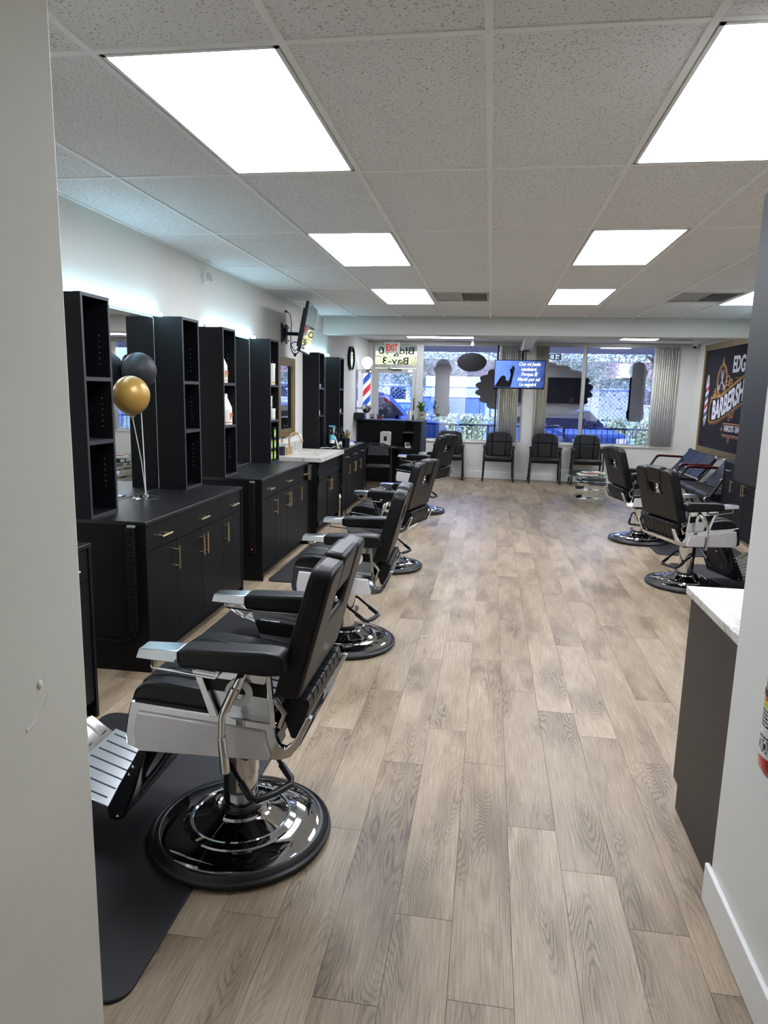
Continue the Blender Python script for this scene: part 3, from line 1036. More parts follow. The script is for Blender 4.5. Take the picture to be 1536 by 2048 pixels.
shaker('false_drawer', 0.004, VL - 0.004, 0.62, 0.825, t)
dA = shaker('door', 0.004, VL / 2 - 0.002, 0.10, 0.612, t)
dB = shaker('door', VL / 2 + 0.002, VL - 0.004, 0.10, 0.612, t)
bar_handle(dA, False, VL / 2 - 0.035, 0.52, 0.14)
bar_handle(dB, False, VL / 2 + 0.035, 0.52, 0.14)
t = thing('marble_sink', 'white veined marble sink counter with an inset basin', 'sink', (-1.835, 7.30, 0.83))
m = MB()
m.box(-0.53, -0.46, -0.03, VL + 0.03, 0, 0.045).box(-0.08, 0.05, -0.03, VL + 0.03, 0, 0.045).box(-0.46, -0.08, -0.03, 0.28, 0, 0.045).box(-0.46, -0.08, 0.84, VL + 0.03, 0, 0.045)
m.build('counter_slab', 'marble', t)
m = MB()
m.hexa([(-0.43, 0.31, -0.09), (-0.11, 0.31, -0.09), (-0.11, 0.81, -0.09), (-0.43, 0.81, -0.09), (-0.43, 0.31, -0.085), (-0.11, 0.31, -0.085), (-0.11, 0.81, -0.085), (-0.43, 0.81, -0.085)])
for a, b, c, d in (((-0.46, 0.28), (-0.08, 0.28), (-0.11, 0.31), (-0.43, 0.31)), ((-0.08, 0.28), (-0.08, 0.84), (-0.11, 0.81), (-0.11, 0.31)), ((-0.08, 0.84), (-0.46, 0.84), (-0.43, 0.81), (-0.11, 0.81)), ((-0.46, 0.84), (-0.46, 0.28), (-0.43, 0.31), (-0.43, 0.81))):
    m.add([a + (0.04,), b + (0.04,), c + (-0.085,), d + (-0.085,)], [(0, 1, 2, 3)])
m.build('basin', 'marble', t)
box('backsplash', -0.53, -0.512, -0.03, VL + 0.03, 0.045, 0.145, 'marble', t)
t = thing('faucet', 'brass gooseneck faucet with two handles at the marble sink', 'faucet', (-2.24, 7.58, 0.8755))
MB().tube([(0, 0, 0), (0, 0, 0.17)] + [(0.075 - 0.075 * math.cos(a), 0.0, 0.17 + 0.075 * math.sin(a)) for a in [PI * k / 8 for k in range(1, 8)]] + [(0.155, 0, 0.145)], 0.011, 10).build('spout', 'brass', t)
for s in (-1, 1):
    MB().lathe([(0.018, 0), (0.018, 0.012), (0.013, 0.014), (0.013, 0.085)], 14, (0, s * 0.085, 0)).build('tap_handle', 'brass', t)
MB().lathe([(0.02, 0), (0.02, 0.01)], 16).build('spout_base', 'brass', t)
t = thing('soap_bottle', 'pump soap bottle with black label beside the faucet', 'bottle', (-2.25, 7.34, 0.8755))
MB().lathe([(0.034, 0), (0.036, 0.005), (0.036, 0.14), (0.02, 0.158)], 20).build('bottle_body', 'clear_plastic', t)
MB().lathe([(0.0368, 0.012), (0.0368, 0.105)], 20, cap=False).build('label_band', 'ink', t)
MB().lathe([(0.018, 0.155), (0.018, 0.178)], 14).build('collar', 'kraft', t)
MB().tube([(0, 0, 0.178), (0, 0, 0.205), (0.035, 0, 0.207), (0.04, 0, 0.198)], 0.006, 8).build('pump', 'black_plastic', t)
# gold framed mirror over the sink
def ribbed_frame(par, y0, y1, z0, z1, w, d, n, axis_x, sgn, mat='gold_frame'):
    """four mitred mouldings with n lengthwise ridges, on a wall plane x = axis_x facing sgn"""
    for side in range(4):
        m = MB()
        for k in range(n):
            a, b = w * k / n, w * (k + 1) / n - w / n * 0.28
            h = d * (0.75 + 0.25 * math.sin(PI * (k + 0.5) / n))
            xs = (axis_x, axis_x + sgn * h)
            if side == 0:
                q = [(y0 + a, z0 + a), (y1 - a, z0 + a), (y1 - b, z0 + b), (y0 + b, z0 + b)]
            elif side == 1:
                q = [(y0 + a, z1 - a), (y1 - a, z1 - a), (y1 - b, z1 - b), (y0 + b, z1 - b)]
            elif side == 2:
                q = [(y0 + a, z0 + a), (y0 + a, z1 - a), (y0 + b, z1 - b), (y0 + b, z0 + b)]
            else:
                q = [(y1 - a, z0 + a), (y1 - a, z1 - a), (y1 - b, z1 - b), (y1 - b, z0 + b)]
            m.prism(q, 'x', *xs)
        m.build('frame_moulding', mat, par, smooth=False)
    bk = MB()
    bk.box(min(axis_x, axis_x + sgn * d * 0.5), max(axis_x, axis_x + sgn * d * 0.5), y0, y1, z0, z0 + w).box(min(axis_x, axis_x + sgn * d * 0.5), max(axis_x, axis_x + sgn * d * 0.5), y0, y1, z1 - w, z1)
    bk.box(min(axis_x, axis_x + sgn * d * 0.5), max(axis_x, axis_x + sgn * d * 0.5), y0, y0 + w, z0, z1).box(min(axis_x, axis_x + sgn * d * 0.5), max(axis_x, axis_x + sgn * d * 0.5), y1 - w, y1, z0, z1)
    bk.build('frame_back', 'dark_metal', par, smooth=False)
t = thing('framed_mirror', 'gold ribbed framed mirror above the marble sink', 'mirror', (XL, 7.85, 1.51))
ribbed_frame(t, -0.335, 0.335, -0.455, 0.455, 0.095, 0.03, 7, 0.0, 1)
box('mirror_glass', 0.001, 0.012, -0.245, 0.245, -0.365, 0.365, 'mirror', t)

# ------------------------------------------------------------------ wall fittings, left wall
t = thing('smoke_alarm', 'round white alarm fitting high on the wall above the stations', 'alarm', (XL, 5.575, 2.50))
MB().lathe([(0.062, 0), (0.062, 0.02), (0.052, 0.035), (0.02, 0.04)], 24, axis='x').build('alarm_body', 'white_plastic', t)
MB().lathe([(0.034, 0.036), (0.034, 0.042), (0.028, 0.043)], 20, axis='x').build('alarm_grille', 'alu', t)
MB().prism(rrect(0.05, 0.035, 0.012), 'z', -0.035, 0.02).xf(Matrix.Translation((0.03, 0.07, 0))).build('alarm_strobe', 'white_plastic', t)
t = thing('wall_outlet', 'white outlet plate high on the wall behind the television arm', 'outlet', (XL, 7.835, 2.445))
box('outlet_plate', 0, 0.006, -0.035, 0.035, -0.058, 0.058, 'white_plastic', t, bevel=0.002)
box('outlet_plug', 0.006, 0.03, -0.015, 0.015, 0.02, 0.045, 'black_plastic', t, bevel=0.004)
box('cord_channel', 0, 0.012, 0.01, 0.026, -0.08, 0.02, 'white_plastic', t)

# wall television on an articulated arm, tilted down
t = thing('wall_television', 'black flat television on a wall arm tilted down over the sink mirror', 'television', (XL, 7.80, 2.23))
mt = MB().box(0, 0.012, -0.11, -0.07, -0.11, 0.11).box(0, 0.012, 0.07, 0.11, -0.11, 0.11).box(0, 0.03, -0.11, 0.11, 0.06, 0.085).box(0, 0.03, -0.11, 0.11, -0.085, -0.06).box(0, 0.04, -0.03, 0.03, -0.09, 0.09)
mt.build('wall_bracket', 'dark_metal', t)
MB().tube([(0.03, 0, 0.0), (0.16, 0.05, 0.0), (0.28, -0.10, 0.01), (0.335, -0.19, 0.0)], 0.02, 8).build('arm', 'dark_metal', t)
cT = Vector((-1.985, 7.48, 2.245)) - Vector((XL, 7.80, 2.23))
Mtv = Matrix.Translation(cT) @ Matrix.Rotation(math.radians(8.5), 4, 'Z') @ Matrix.Rotation(math.radians(11), 4, 'Y')
tv = MB().box(-0.03, 0.004, -0.42, 0.42, -0.255, 0.255).box(-0.06, -0.03, -0.25, 0.25, -0.2, 0.12).xf(Mtv).build('tv_housing', 'black_plastic', t, bevel=0.004)
MB().box(0.004, 0.0055, -0.41, 0.41, -0.24, 0.246).xf(Mtv).build('screen', 'mirror_dim', tv)
MB().box(-0.085, -0.06, -0.06, 0.06, -0.12, 0.12).box(-0.075, -0.06, -0.2, -0.17, -0.2, 0.2).box(-0.075, -0.06, 0.17, 0.2, -0.2, 0.2).xf(Mtv).build('vesa_plate', 'dark_metal', t)
MB().tube([(0.03, 0.035, 0.245), (0.05, 0.09, 0.22), (0.06, 0.11, 0.12), (0.06, 0.08, 0.0), (0.08, 0.0, -0.12), (0.16, -0.12, -0.2), (0.24, -0.2, -0.17), (0.26, -0.22, -0.05)], 0.005, 6).build('power_cord', 'black_plastic', t)
lp = [(0.17 + 0.05 * math.cos(a), -0.12 + 0.03 * math.sin(a * 2), -0.17 + 0.07 * math.sin(a)) for a in [2 * PI * k / 14 for k in range(14)]]
MB().tube(lp, 0.006, 6, closed=True).build('cord_loop', 'black_plastic', t)
MB().sphere((0.16, -0.10, -0.24), (0.018, 0.018, 0.022), 10, 8).build('green_tag', 'leaf', t)

t = thing('wall_clock', 'round clock with a deep black rim and glassy face on the wall', 'clock', (XL, 11.58, 2.145))
MB().lathe([(0.195, 0), (0.197, 0.05), (0.18, 0.052), (0.178, 0.03), (0.0, 0.028)], 40, axis='x', cap=False).build('clock_rim', 'black_plastic', t)
MB().lathe([(0.178, 0.030), (0.178, 0.034)], 40, axis='x').build('clock_face', 'mirror_dim', t)
hnd = MB().box(0.034, 0.037, -0.004, 0.004, -0.01, 0.10).box(0.034, 0.037, -0.07, 0.07, -0.003, 0.003)
hnd.build('clock_hands', 'ink', t)

# ------------------------------------------------------------------ barber pole lamp on the wall
t = thing('barber_pole', 'lit barber pole lamp with red white blue stripes and white globe', 'barber pole', (-2.185, 12.22, 1.64))
box('back_plate', -0.18, -0.165, -0.05, 0.05, -0.36, 0.33, 'chrome', t, bevel=0.004)
for zb in (0.33, -0.33):
    MB().tube([(-0.17, 0, zb), (0, 0, zb)], 0.014, 8).build('bracket', 'chrome', t)
MB().lathe([(0.07, 0.27), (0.092, 0.28), (0.092, 0.31), (0.08, 0.325), (0.086, 0.335), (0.07, 0.36), (0.045, 0.375)], 28).build('top_cap', 'chrome', t)
MB().lathe([(0.02, -0.42), (0.06, -0.40), (0.085, -0.36), (0.092, -0.33), (0.09, -0.30), (0.07, -0.285), (0.07, -0.27)], 28).build('bottom_cap', 'chrome', t)
MB().sphere((0, 0, 0.47), 0.098, 24, 14).build('globe', 'globe_white', t)
R0, TURN, HH = 0.066, 1.33, 0.54
MB().lathe([(R0 - 0.002, -0.27), (R0 - 0.002, 0.27)], 48).build('cylinder', 'pole_white', t)
for nm, mat, ph0 in (('blue_stripe', 'pole_blue', 4.03), ('red_stripe', 'pole_red', 4.03 + PI)):
    m = MB()
    N = 48
    for k in range(N):
        for a, b in ((k / N, (k + 1) / N),):
            def pt(u, w):
                an = ph0 + TURN * 2 * PI * u + w
                return (R0 * math.cos(an), R0 * math.sin(an), -0.27 + HH * u)
            q = 0.95
            sub = 12
            for j in range(sub):
                w0, w1 = q * (2 * j / sub - 1), q * (2 * (j + 1) / sub - 1)
                m.add([pt(a, w0), pt(a, w1), pt(b, w1), pt(b, w0)], [(0, 1, 2, 3)])
    m.build(nm, mat, t)

# ------------------------------------------------------------------ exit sign, oval sign, ceiling television
t = thing('exit_sign', 'white exit sign with red letters over the shop door', 'sign', (-1.90, YB - 0.10, 2.435))
box('sign_box', -0.15, 0.15, -0.03, 0.03, -0.10, 0.10, 'white_plastic', t, bevel=0.006)
me = text_mesh('EXIT', 0.175, 'exit_red', 0.002, sx=0.62, bold=0.004)
inst('lettering', me, t, (0, -0.032, -0.063), rot=(PI / 2, 0, 0))
box('ceiling_mount', -0.05, 0.05, -0.02, 0.02, 0.09, 0.135, 'white_plastic', t)

t = thing('oval_sign', 'black oval hanging sign seen from behind, hung on a cord before the glass', 'sign', (-0.372, 12.9, 2.17))
pts = [(0.268 * math.cos(2 * PI * k / 48), 0.168 * math.sin(2 * PI * k / 48)) for k in range(48)]
MB().prism(pts, 'y', -0.012, 0.012).build('sign_board', 'black_plastic', t, bevel=0.004)
box('fold_seam', -0.004, 0.004, -0.016, -0.011, -0.165, 0.165, 'dark_metal', t)
MB().tube([(-0.15, 0, 0.13), (0, 0, 0.30), (0.15, 0, 0.13)], 0.004, 6).build('hanging_cord', 'black_plastic', t)
MB().box(-0.025, 0.025, -0.012, 0.012, 0.29, 0.345).lathe([(0.016, 0.335), (0.016, 0.395)], 10).build('ceiling_hook', 'white_plastic', t)

TY = 12.62
t = thing('ceiling_television', 'flat television showing white song words and a raised hand silhouette', 'television', (0.483, TY, 1.957))
TWd, THt = 0.885, 0.50
hs = box('tv_housing', -TWd / 2, TWd / 2, -0.01, 0.035, -THt / 2, THt / 2, 'black_plastic', t, bevel=0.004)
sc = box('screen', -TWd / 2 + 0.012, TWd / 2 - 0.012, -0.0125, -0.01, -THt / 2 + 0.022, THt / 2 - 0.012, 'screen_sky', hs)
sil = [(-0.43, -0.225), (-0.415, -0.19), (-0.36, -0.145), (-0.325, -0.12), (-0.335, -0.085), (-0.325, -0.045), (-0.285, -0.02), (-0.25, -0.03), (-0.232, -0.06), (-0.236, -0.10), (-0.225, -0.125), (-0.19, -0.12), (-0.165, -0.06), (-0.15, 0.0), (-0.135, 0.055), (-0.15, 0.085), (-0.165, 0.075), (-0.172, 0.083), (-0.145, 0.105), (-0.140, 0.14), (-0.130, 0.142), (-0.127, 0.115), (-0.122, 0.15), (-0.112, 0.15), (-0.112, 0.115), (-0.103, 0.145), (-0.094, 0.142), (-0.099, 0.112), (-0.084, 0.125), (-0.079, 0.118), (-0.092, 0.09), (-0.095, 0.06), (-0.10, 0.02), (-0.115, -0.06), (-0.125, -0.12), (-0.135, -0.17), (-0.15, -0.2), (-0.15, -0.225)]
sm = bpy.data.meshes.new('silhouette')
bm = bmesh.new()
fv = [bm.verts.new((x, -0.0135, z)) for x, z in sil]
bmesh.ops.triangulate(bm, faces=[bm.faces.new(fv)])
bm.to_mesh(sm)
bm.free()
sm.materials.append(MATS['ink'])
inst('silhouette', sm, hs)
for k, (body, cx) in enumerate((('Con mi Jesús', 0.165), ('caminaré', 0.155), ('Porque Él', 0.165), ('Murió por mí', 0.16), ('Le seguiré', 0.145))):
    me = text_mesh(body, 0.084, 'screen_white', 0.0004, sx=0.84, shear=0.25, bold=0.0026)
    inst('lettering', me, hs, (cx, -0.0138, 0.155 - k * 0.088), rot=(PI / 2, 0, 0))
MB().box(-0.1, 0.1, 0.035, 0.06, -0.1, 0.1).box(0.02, 0.06, 0.05, 0.1, -0.05, 0.415).box(-0.05, 0.15, 0.05, 0.12, 0.405, 0.415).box(-0.005, 0.01, 0.05, 0.08, 0.2, 0.415).box(0.09, 0.105, 0.05, 0.08, 0.2, 0.415).build('ceiling_mount', 'dark_metal', t)

t = thing('security_camera', 'small white dome security camera in the ceiling corner', 'camera', (3.565, 13.27, CZ2 - 0.002))
MB().lathe([(0.055, 0), (0.055, -0.03), (0.045, -0.05)], 20).build('housing', 'white_plastic', t)
MB().sphere((-0.012, -0.012, -0.05), 0.036, 14, 10).build('lens_dome', 'black_plastic', t)

# ------------------------------------------------------------------ vertical blinds
slat_me = None
def blinds(x0, x1, n, lab, ang, zb=0.70):
    t = thing('vertical_blinds', lab, 'blinds', ((x0 + x1) / 2, YB - 0.005, 0))
    box('head_rail', x0 - (x0 + x1) / 2, x1 - (x0 + x1) / 2, -0.02, 0.02, HEAD - 0.01, HEAD + 0.02, 'alu', t)
    for k in range(n):
        m = MB()
        w = 0.044
        P = []
        for i in range(5):
            u = -1 + i * 0.5
            P.append((w * u, 0.008 * (1 - u * u)))
        for i in range(4):
            a, b = P[i], P[i + 1]
            m.add([(a[0], a[1], zb), (b[0], b[1], zb), (b[0], b[1], HEAD - 0.012), (a[0], a[1], HEAD - 0.012)], [(0, 1, 2, 3)])
        o = m.build('slat', 'blind', t, ang=80)
        s = o.modifiers.new('thickness', 'SOLIDIFY')
        s.thickness = 0.0012
        xx = x0 + (x1 - x0) * (k + 0.5) / n - (x0 + x1) / 2
        o.location = (xx, random.uniform(-0.006, 0.006), 0)
        o.rotation_euler.z = math.radians(ang + random.uniform(-7, 7))
    return t
blinds(0.13, 0.50, 9, 'stack of cream vertical blinds on the door side of the column', -60)
blinds(0.80, 1.03, 7, 'stack of cream vertical blinds beside the column and the wide window', -62)
blinds(2.90, 3.32, 11, 'widest stack of cream vertical blinds next to the framed sign wall', -71)

# ================================================================== BARBER CHAIRS (local: +x forward, z up, base centre at origin)
def make_barber_chair():
    t = thing('barber_chair', 'barber chair', 'barber chair')
    ring = [(0.0, 0.0), (0.322, 0.0), (0.328, 0.008), (0.326, 0.016), (0.318, 0.022), (0.316, 0.019), (0.309, 0.028), (0.306, 0.025), (0.298, 0.033), (0.288, 0.034), (0.284, 0.030)]
    MB().lathe(ring, 56, cap=False).build('base_ring', 'rubber', t, ang=30)
    dome = [(0.288, 0.030), (0.27, 0.040), (0.21, 0.049), (0.202, 0.050), (0.199, 0.056), (0.180, 0.066), (0.172, 0.066), (0.168, 0.062), (0.11, 0.080), (0.098, 0.088), (0.094, 0.098), (0.082, 0.104), (0.076, 0.100), (0.0, 0.100)]
    MB().lathe(dome, 56, cap=False).build('base_plate', 'base_chrome', t, ang=25)
    MB().lathe([(0.062, 0.09), (0.062, 0.235), (0.066, 0.238), (0.066, 0.46)], 32).build('column', 'chrome', t)
    MB().lathe([(0.07, 0.098), (0.074, 0.104), (0.07, 0.112)], 32).build('column_seal', 'rubber', t)
    up = []
    def part(o):
        up.append(o)
        return o
    part(MB().box(-0.20, 0.16, -0.2, 0.2, 0.455, 0.50).box(-0.1, 0.08, -0.1, 0.1, 0.40, 0.46).build('seat_frame', 'dark_metal', t, bevel=0.006))
    # pump lever: two rods and a padded U grip, behind the seat
    for s in (-1, 1):
        part(MB().tube([(-0.01, s * 0.06, 0.345), (-0.05, s * 0.085, 0.325), (-0.15, s * 0.085, 0.265)], 0.008, 8).build('pump_rod', 'dark_metal', t))
    part(MB().tube([(-0.13, -0.085, 0.276), (-0.185, -0.085, 0.246), (-0.203, -0.07, 0.237), (-0.207, 0, 0.235), (-0.203, 0.07, 0.237), (-0.185, 0.085, 0.246), (-0.13, 0.085, 0.276)], 0.013, 10).build('pump_grip', 'rubber', t))
    for s in (-1, 1):
        A, B = s * 0.252, s * 0.280
        plate = [(0.258, 0.602), (0.270, 0.55), (0.280, 0.49), (0.276, 0.452), (0.25, 0.440), (-0.235, 0.452), (-0.268, 0.466), (-0.292, 0.50), (-0.335, 0.60), (-0.318, 0.604), (-0.275, 0.515), (-0.250, 0.492), (-0.232, 0.498), (-0.218, 0.530), (-0.214, 0.572)]
        tr = part(MB().prism(plate, 'y', A, B).build('side_trim', 'chrome', t, bevel=0.004))
        white = [(0.232, 0.574), (0.246, 0.50), (0.244, 0.452), (0.225, 0.442), (-0.20, 0.453), (-0.207, 0.468), (-0.194, 0.505), (-0.188, 0.545)]
        part(MB().prism(white, 'y', B - s * 0.002, B + s * 0.012).build('side_panel', 'white_gloss', t, bevel=0.004))
        # under-arm plate and posts
        sup = MB()
        sup.prism([(0.045, 0.748), (0.040, 0.715), (-0.19, 0.703), (-0.20, 0.735), (-0.20, 0.748)], 'y', s * 0.262, s * 0.292)
        sup.prism([(0.05, 0.745), (0.028, 0.745), (-0.035, 0.578), (-0.008, 0.578)], 'y', s * 0.270, s * 0.282)
        sup.prism([(-0.19, 0.74), (-0.205, 0.74), (-0.222, 0.56), (-0.204, 0.56)], 'y', s * 0.266, s * 0.284)
        part(sup.build('arm_support', 'chrome', t, bevel=0.002))
        part(MB().prism([(0.03, 0.712), (-0.19, 0.70), (-0.198, 0.645), (0.01, 0.66)], 'y', s * 0.250, s * 0.262).build('inner_panel', 'leather', t))
        part(MB().prism([(0.008, 0.66), (-0.198, 0.645), (-0.205, 0.565), (-0.018, 0.58)], 'y', s * 0.2495, s * 0.258).build('inner_plate', 'chrome_soft', t))
        pad = [(0.072, 0.752), (0.072, 0.808), (0.04, 0.814), (-0.2, 0.822), (-0.25, 0.818), (-0.268, 0.80), (-0.268, 0.765), (-0.25, 0.75), (-0.2, 0.745)]
        part(MB().prism(pad, 'y', s * 0.250, s * 0.334).build('armrest', 'leather', t, bevel=0.014, seg=3))
        cap = part(MB().hexa([(0.07, s * 0.252, 0.768), (0.07, s * 0.334, 0.768), (0.206, s * 0.334, 0.774), (0.206, s * 0.252, 0.774), (0.07, s * 0.256, 0.806), (0.07, s * 0.330, 0.806), (0.197, s * 0.326, 0.803), (0.197, s * 0.260, 0.803)]).build('armrest_cap', 'chrome_soft', t, bevel=0.003))
        sc_ = MB().sphere((0.078, s * 0.335, 0.775), 0.005, 8, 6).build('screw', 'chrome', cap)
        up_ = MB().tube([(0.168, s * 0.30, 0.772), (0.168, s * 0.305, 0.745), (0.162, s * 0.31, 0.737), (-0.04, s * 0.31, 0.72), (-0.048, s * 0.305, 0.727), (-0.048, s * 0.30, 0.752)], 0.0045, 8).build('towel_bar', 'chrome', t)
        part(up_)
        dsc = MB()
        N = 28
        for k in range(N):
            a, b = 2 * PI * k / N, 2 * PI * (k + 1) / N
            q = []
            for an in (a, b):
                for r in (0.022, 0.043):
                    for yy in (s * 0.300, s * 0.308):
                        q.append((-0.113 + r * math.cos(an), yy, 0.677 + r * math.sin(an)))
            dsc.hexa([q[0], q[2], q[6], q[4], q[1], q[3], q[7], q[5]])
        part(dsc.build('lever_ring', 'white_plastic', t))
        lv = MB()
        lv.tube([(-0.122, s * 0.280, 0.74), (-0.114, s * 0.318, 0.705), (-0.1, s * 0.335, 0.675)], 0.016, 10)
        lv.tube([(-0.113, s * 0.338, 0.705), (-0.086, s * 0.352, 0.64)], 0.0145, 10)
        lv.tube([(-0.087, s * 0.352, 0.645), (-0.078, s * 0.355, 0.62), (-0.076, s * 0.355, 0.545)], 0.0105, 10)
        lv.tube([(-0.076, s * 0.355, 0.555), (-0.078, s * 0.355, 0.545), (-0.085, s * 0.355, 0.44)], [0.0135, 0.0145, 0.0145], 10)
        part(lv.build('recline_lever', 'chrome', t))
    # seat: waterfall cushion with pleated top
    seat = [(0.275, 0.465), (0.278, 0.575), (0.262, 0.628), (0.225, 0.655), (0.15, 0.66), (0.0, 0.645), (-0.2, 0.615), (-0.2, 0.565), (0.20, 0.575), (0.245, 0.54), (0.25, 0.465)]
    part(MB().prism(seat, 'y', -0.248, 0.248).build('seat_cushion', 'leather', t, bevel=0.016, seg=3))
    pl = MB()
    for k in range(7):
        a, b = -0.19 + k * 0.0543, -0.19 + (k + 1) * 0.0543
        top = [(0.262, 0.60), (0.276, 0.60), (0.262, 0.634), (0.225, 0.661), (0.15, 0.666), (0.0, 0.651), (-0.19, 0.622), (-0.19, 0.60)]
        pl.prism(top, 'y', a + 0.002, b - 0.002)
    part(pl.build('seat_pleats', 'leather', t, bevel=0.006))
    # backrest in slanted coordinates: u up the back, w through its thickness (0 front, 1 rear)
    def bk(u, w, y):
        f = Vector((-0.208 - 0.122 * u, y, 0.650 + 0.428 * u))
        r = Vector((-0.292 - 0.110 * u, y, 0.648 + 0.416 * u))
        return tuple(f.lerp(r, w))
    def blk(u0, u1, w0, w1, y0, y1):
        return [bk(u0, w0, y0), bk(u0, w1, y0), bk(u0, w1, y1), bk(u0, w0, y1), bk(u1, w0, y0), bk(u1, w1, y0), bk(u1, w1, y1), bk(u1, w0, y1)]
    U = [(-0.268, 0.0), (0.268, 0.0), (0.276, 0.06), (0.276, 0.90), (0.268, 0.955), (0.245, 0.992), (0.215, 1.0), (0.113, 1.0), (0.113, 0.50), (-0.113, 0.50), (-0.113, 1.0), (-0.215, 1.0), (-0.245, 0.992), (-0.268, 0.955), (-0.276, 0.90), (-0.276, 0.06)]
    m = MB()
    k = len(U)
    m.add([bk(v, 0.0, y) for y, v in U] + [bk(v, 1.0, y) for y, v in U], [tuple(range(k))[::-1], tuple(range(k, 2 * k))] + [(i, (i + 1) % k, k + (i + 1) % k, k + i) for i in range(k)])
    part(m.build('backrest', 'leather', t, bevel=0.017, seg=4))
    part(MB().hexa(blk(0.46, 0.76, 0.04, 0.58, -0.118, 0.118)).build('back_web', 'leather', t))
    for s in (-1, 1):
        for w in (0.10, 0.90):
            part(MB().tube([bk(u, w, s * 0.2755) for u in (0.03, 0.3, 0.6, 0.89)] + [bk(0.95, w, s * 0.265), bk(0.985, w, s * 0.243), bk(0.998, w, s * 0.2), bk(0.999, w, s * 0.13)], 0.0022, 6).build('piping', 'leather', t))
    part(MB().hexa(blk(0.70, 1.03, -0.08, 0.97, -0.109, 0.109)).build('headrest', 'leather', t, bevel=0.02, seg=3))
    br = MB().hexa(blk(0.50, 0.74, 0.62, 0.70, -0.018, 0.018))
    br.hexa(blk(0.50, 0.54, 0.6, 0.72, -0.035, 0.035))
    hb = part(br.build('headrest_bracket', 'chrome', t))
    MB().sphere(bk(0.6, 0.78, 0.0), 0.011, 10, 8).build('bracket_knob', 'chrome', hb)
    # ribbed lower back pad
    lo = MB()
    for k in range(8):
        a, b = -0.236 + k * 0.059, -0.236 + (k + 1) * 0.059
        lo.prism([(-0.232, 0.640), (-0.236, 0.56), (-0.256, 0.503), (-0.272, 0.503), (-0.296, 0.55), (-0.316, 0.615), (-0.312, 0.640)], 'y', a + 0.001, b - 0.001)
    part(lo.build('lower_back_pad', 'leather', t, bevel=0.007))
    part(MB().prism([(-0.250, 0.458), (-0.268, 0.464), (-0.292, 0.494), (-0.287, 0.500), (-0.262, 0.474)], 'y', -0.255, 0.255).build('rear_band', 'chrome', t))
    for s in (-1, 1):
        part(MB().tube([(-0.215, s * 0.262, 0.645), (-0.245, s * 0.262, 0.60), (-0.228, s * 0.262, 0.555)], 0.009, 8).build('back_hinge', 'chrome', t))
    # footrest: black calf panel, ridged chrome step, front flap
    for s in (-1, 1):
        part(MB().tube([(0.14, s * 0.13, 0.455), (0.25, s * 0.13, 0.29), (0.37, s * 0.13, 0.135)], 0.011, 8).build('footrest_strut', 'chrome', t))
        part(MB().tube([(0.20, s * 0.16, 0.45), (0.36, s * 0.16, 0.16)], 0.012, 8).build('footrest_arm', 'dark_metal', t))
    cf = part(MB().prism([(0.245, 0.425), (0.262, 0.425), (0.315, 0.33), (0.36, 0.25), (0.405, 0.165), (0.40, 0.125), (0.372, 0.118), (0.345, 0.13), (0.30, 0.24)], 'y', -0.205, 0.205).build('calf_panel', 'dark_metal', t, bevel=0.006))
    for (x, y, z) in ((0.30, -0.206, 0.33), (0.315, -0.206, 0.30), (0.365, -0.206, 0.14), (0.30, 0.206, 0.33), (0.315, 0.206, 0.30), (0.365, 0.206, 0.14)):
        MB().sphere((x, y, z), 0.007, 8, 6).build('screw', 'chrome_soft', cf)
    st = part(MB().prism([(0.395, 0.166), (0.40, 0.154), (0.605, 0.222), (0.600, 0.234)], 'y', -0.2, 0.2).build('step_plate', 'chrome_soft', t, bevel=0.002))
    for k in range(7):
        y = -0.165 + k * 0.055
        MB().hexa([(0.425, y - 0.003, 0.170), (0.425, y + 0.003, 0.170), (0.585, y + 0.003, 0.223), (0.585, y - 0.003, 0.223), (0.425, y - 0.003, 0.1772), (0.425, y + 0.003, 0.1772), (0.585, y + 0.003, 0.2302), (0.585, y - 0.003, 0.2302)]).build('slot', 'dark_metal', st, smooth=False)
    fl_ = part(MB().prism([(0.60, 0.222), (0.606, 0.214), (0.70, 0.275), (0.695, 0.285)], 'y', -0.19, 0.19).build('front_flap', 'chrome', t, bevel=0.002))
    for k in range(4):
        y = -0.15 + k * 0.1
        MB().hexa([(0.62, y - 0.02, 0.232), (0.62, y + 0.02, 0.232), (0.69, y + 0.02, 0.279), (0.69, y - 0.02, 0.279), (0.62, y - 0.016, 0.243), (0.62, y + 0.016, 0.243), (0.69, y + 0.016, 0.29), (0.69, y - 0.016, 0.29)]).build('flap_rib', 'chrome', fl_, smooth=False)
    return t, [o.name for o in up]
ch0, UP = make_barber_chair()
UPSET = set(n.split('.')[0] for n in UP)
CH = [((-0.83, 2.19), 180, 0.0, 'facing the station beside the passage wall'),
      ((-0.86, 4.16), 181.5, -0.05, 'facing the station with the balloons'),
      ((-0.88, 6.17), 166, -0.075, 'facing the station with the white bottles'),
      ((-0.87, 9.26), 158, -0.025, 'beside the reception desk and barber tools'),
      ((1.745, 6.14), 18, -0.055, 'near the marble counter, on the bench side'),
      ((1.73, 8.0), 10, -0.03, 'next to the mirrored coffee table')]
for k, ((x, y), a, dz, d) in enumerate(CH):
    o = ch0 if k == 0 else copy_tree(ch0)
    o.location = (x, y, 0.009)
    o.rotation_euler.z = math.radians(a)
    tag(o, 'black leather and chrome barber chair ' + d, 'barber chair', 'barber chairs')
    for c in o.children:
        if c.name.split('.')[0] in UPSET:
            c.location.z = dz
        if c.name.startswith('pump_'):
            c.rotation_euler.z = math.radians((-36, -20, -10, 0, 15, 60)[k])
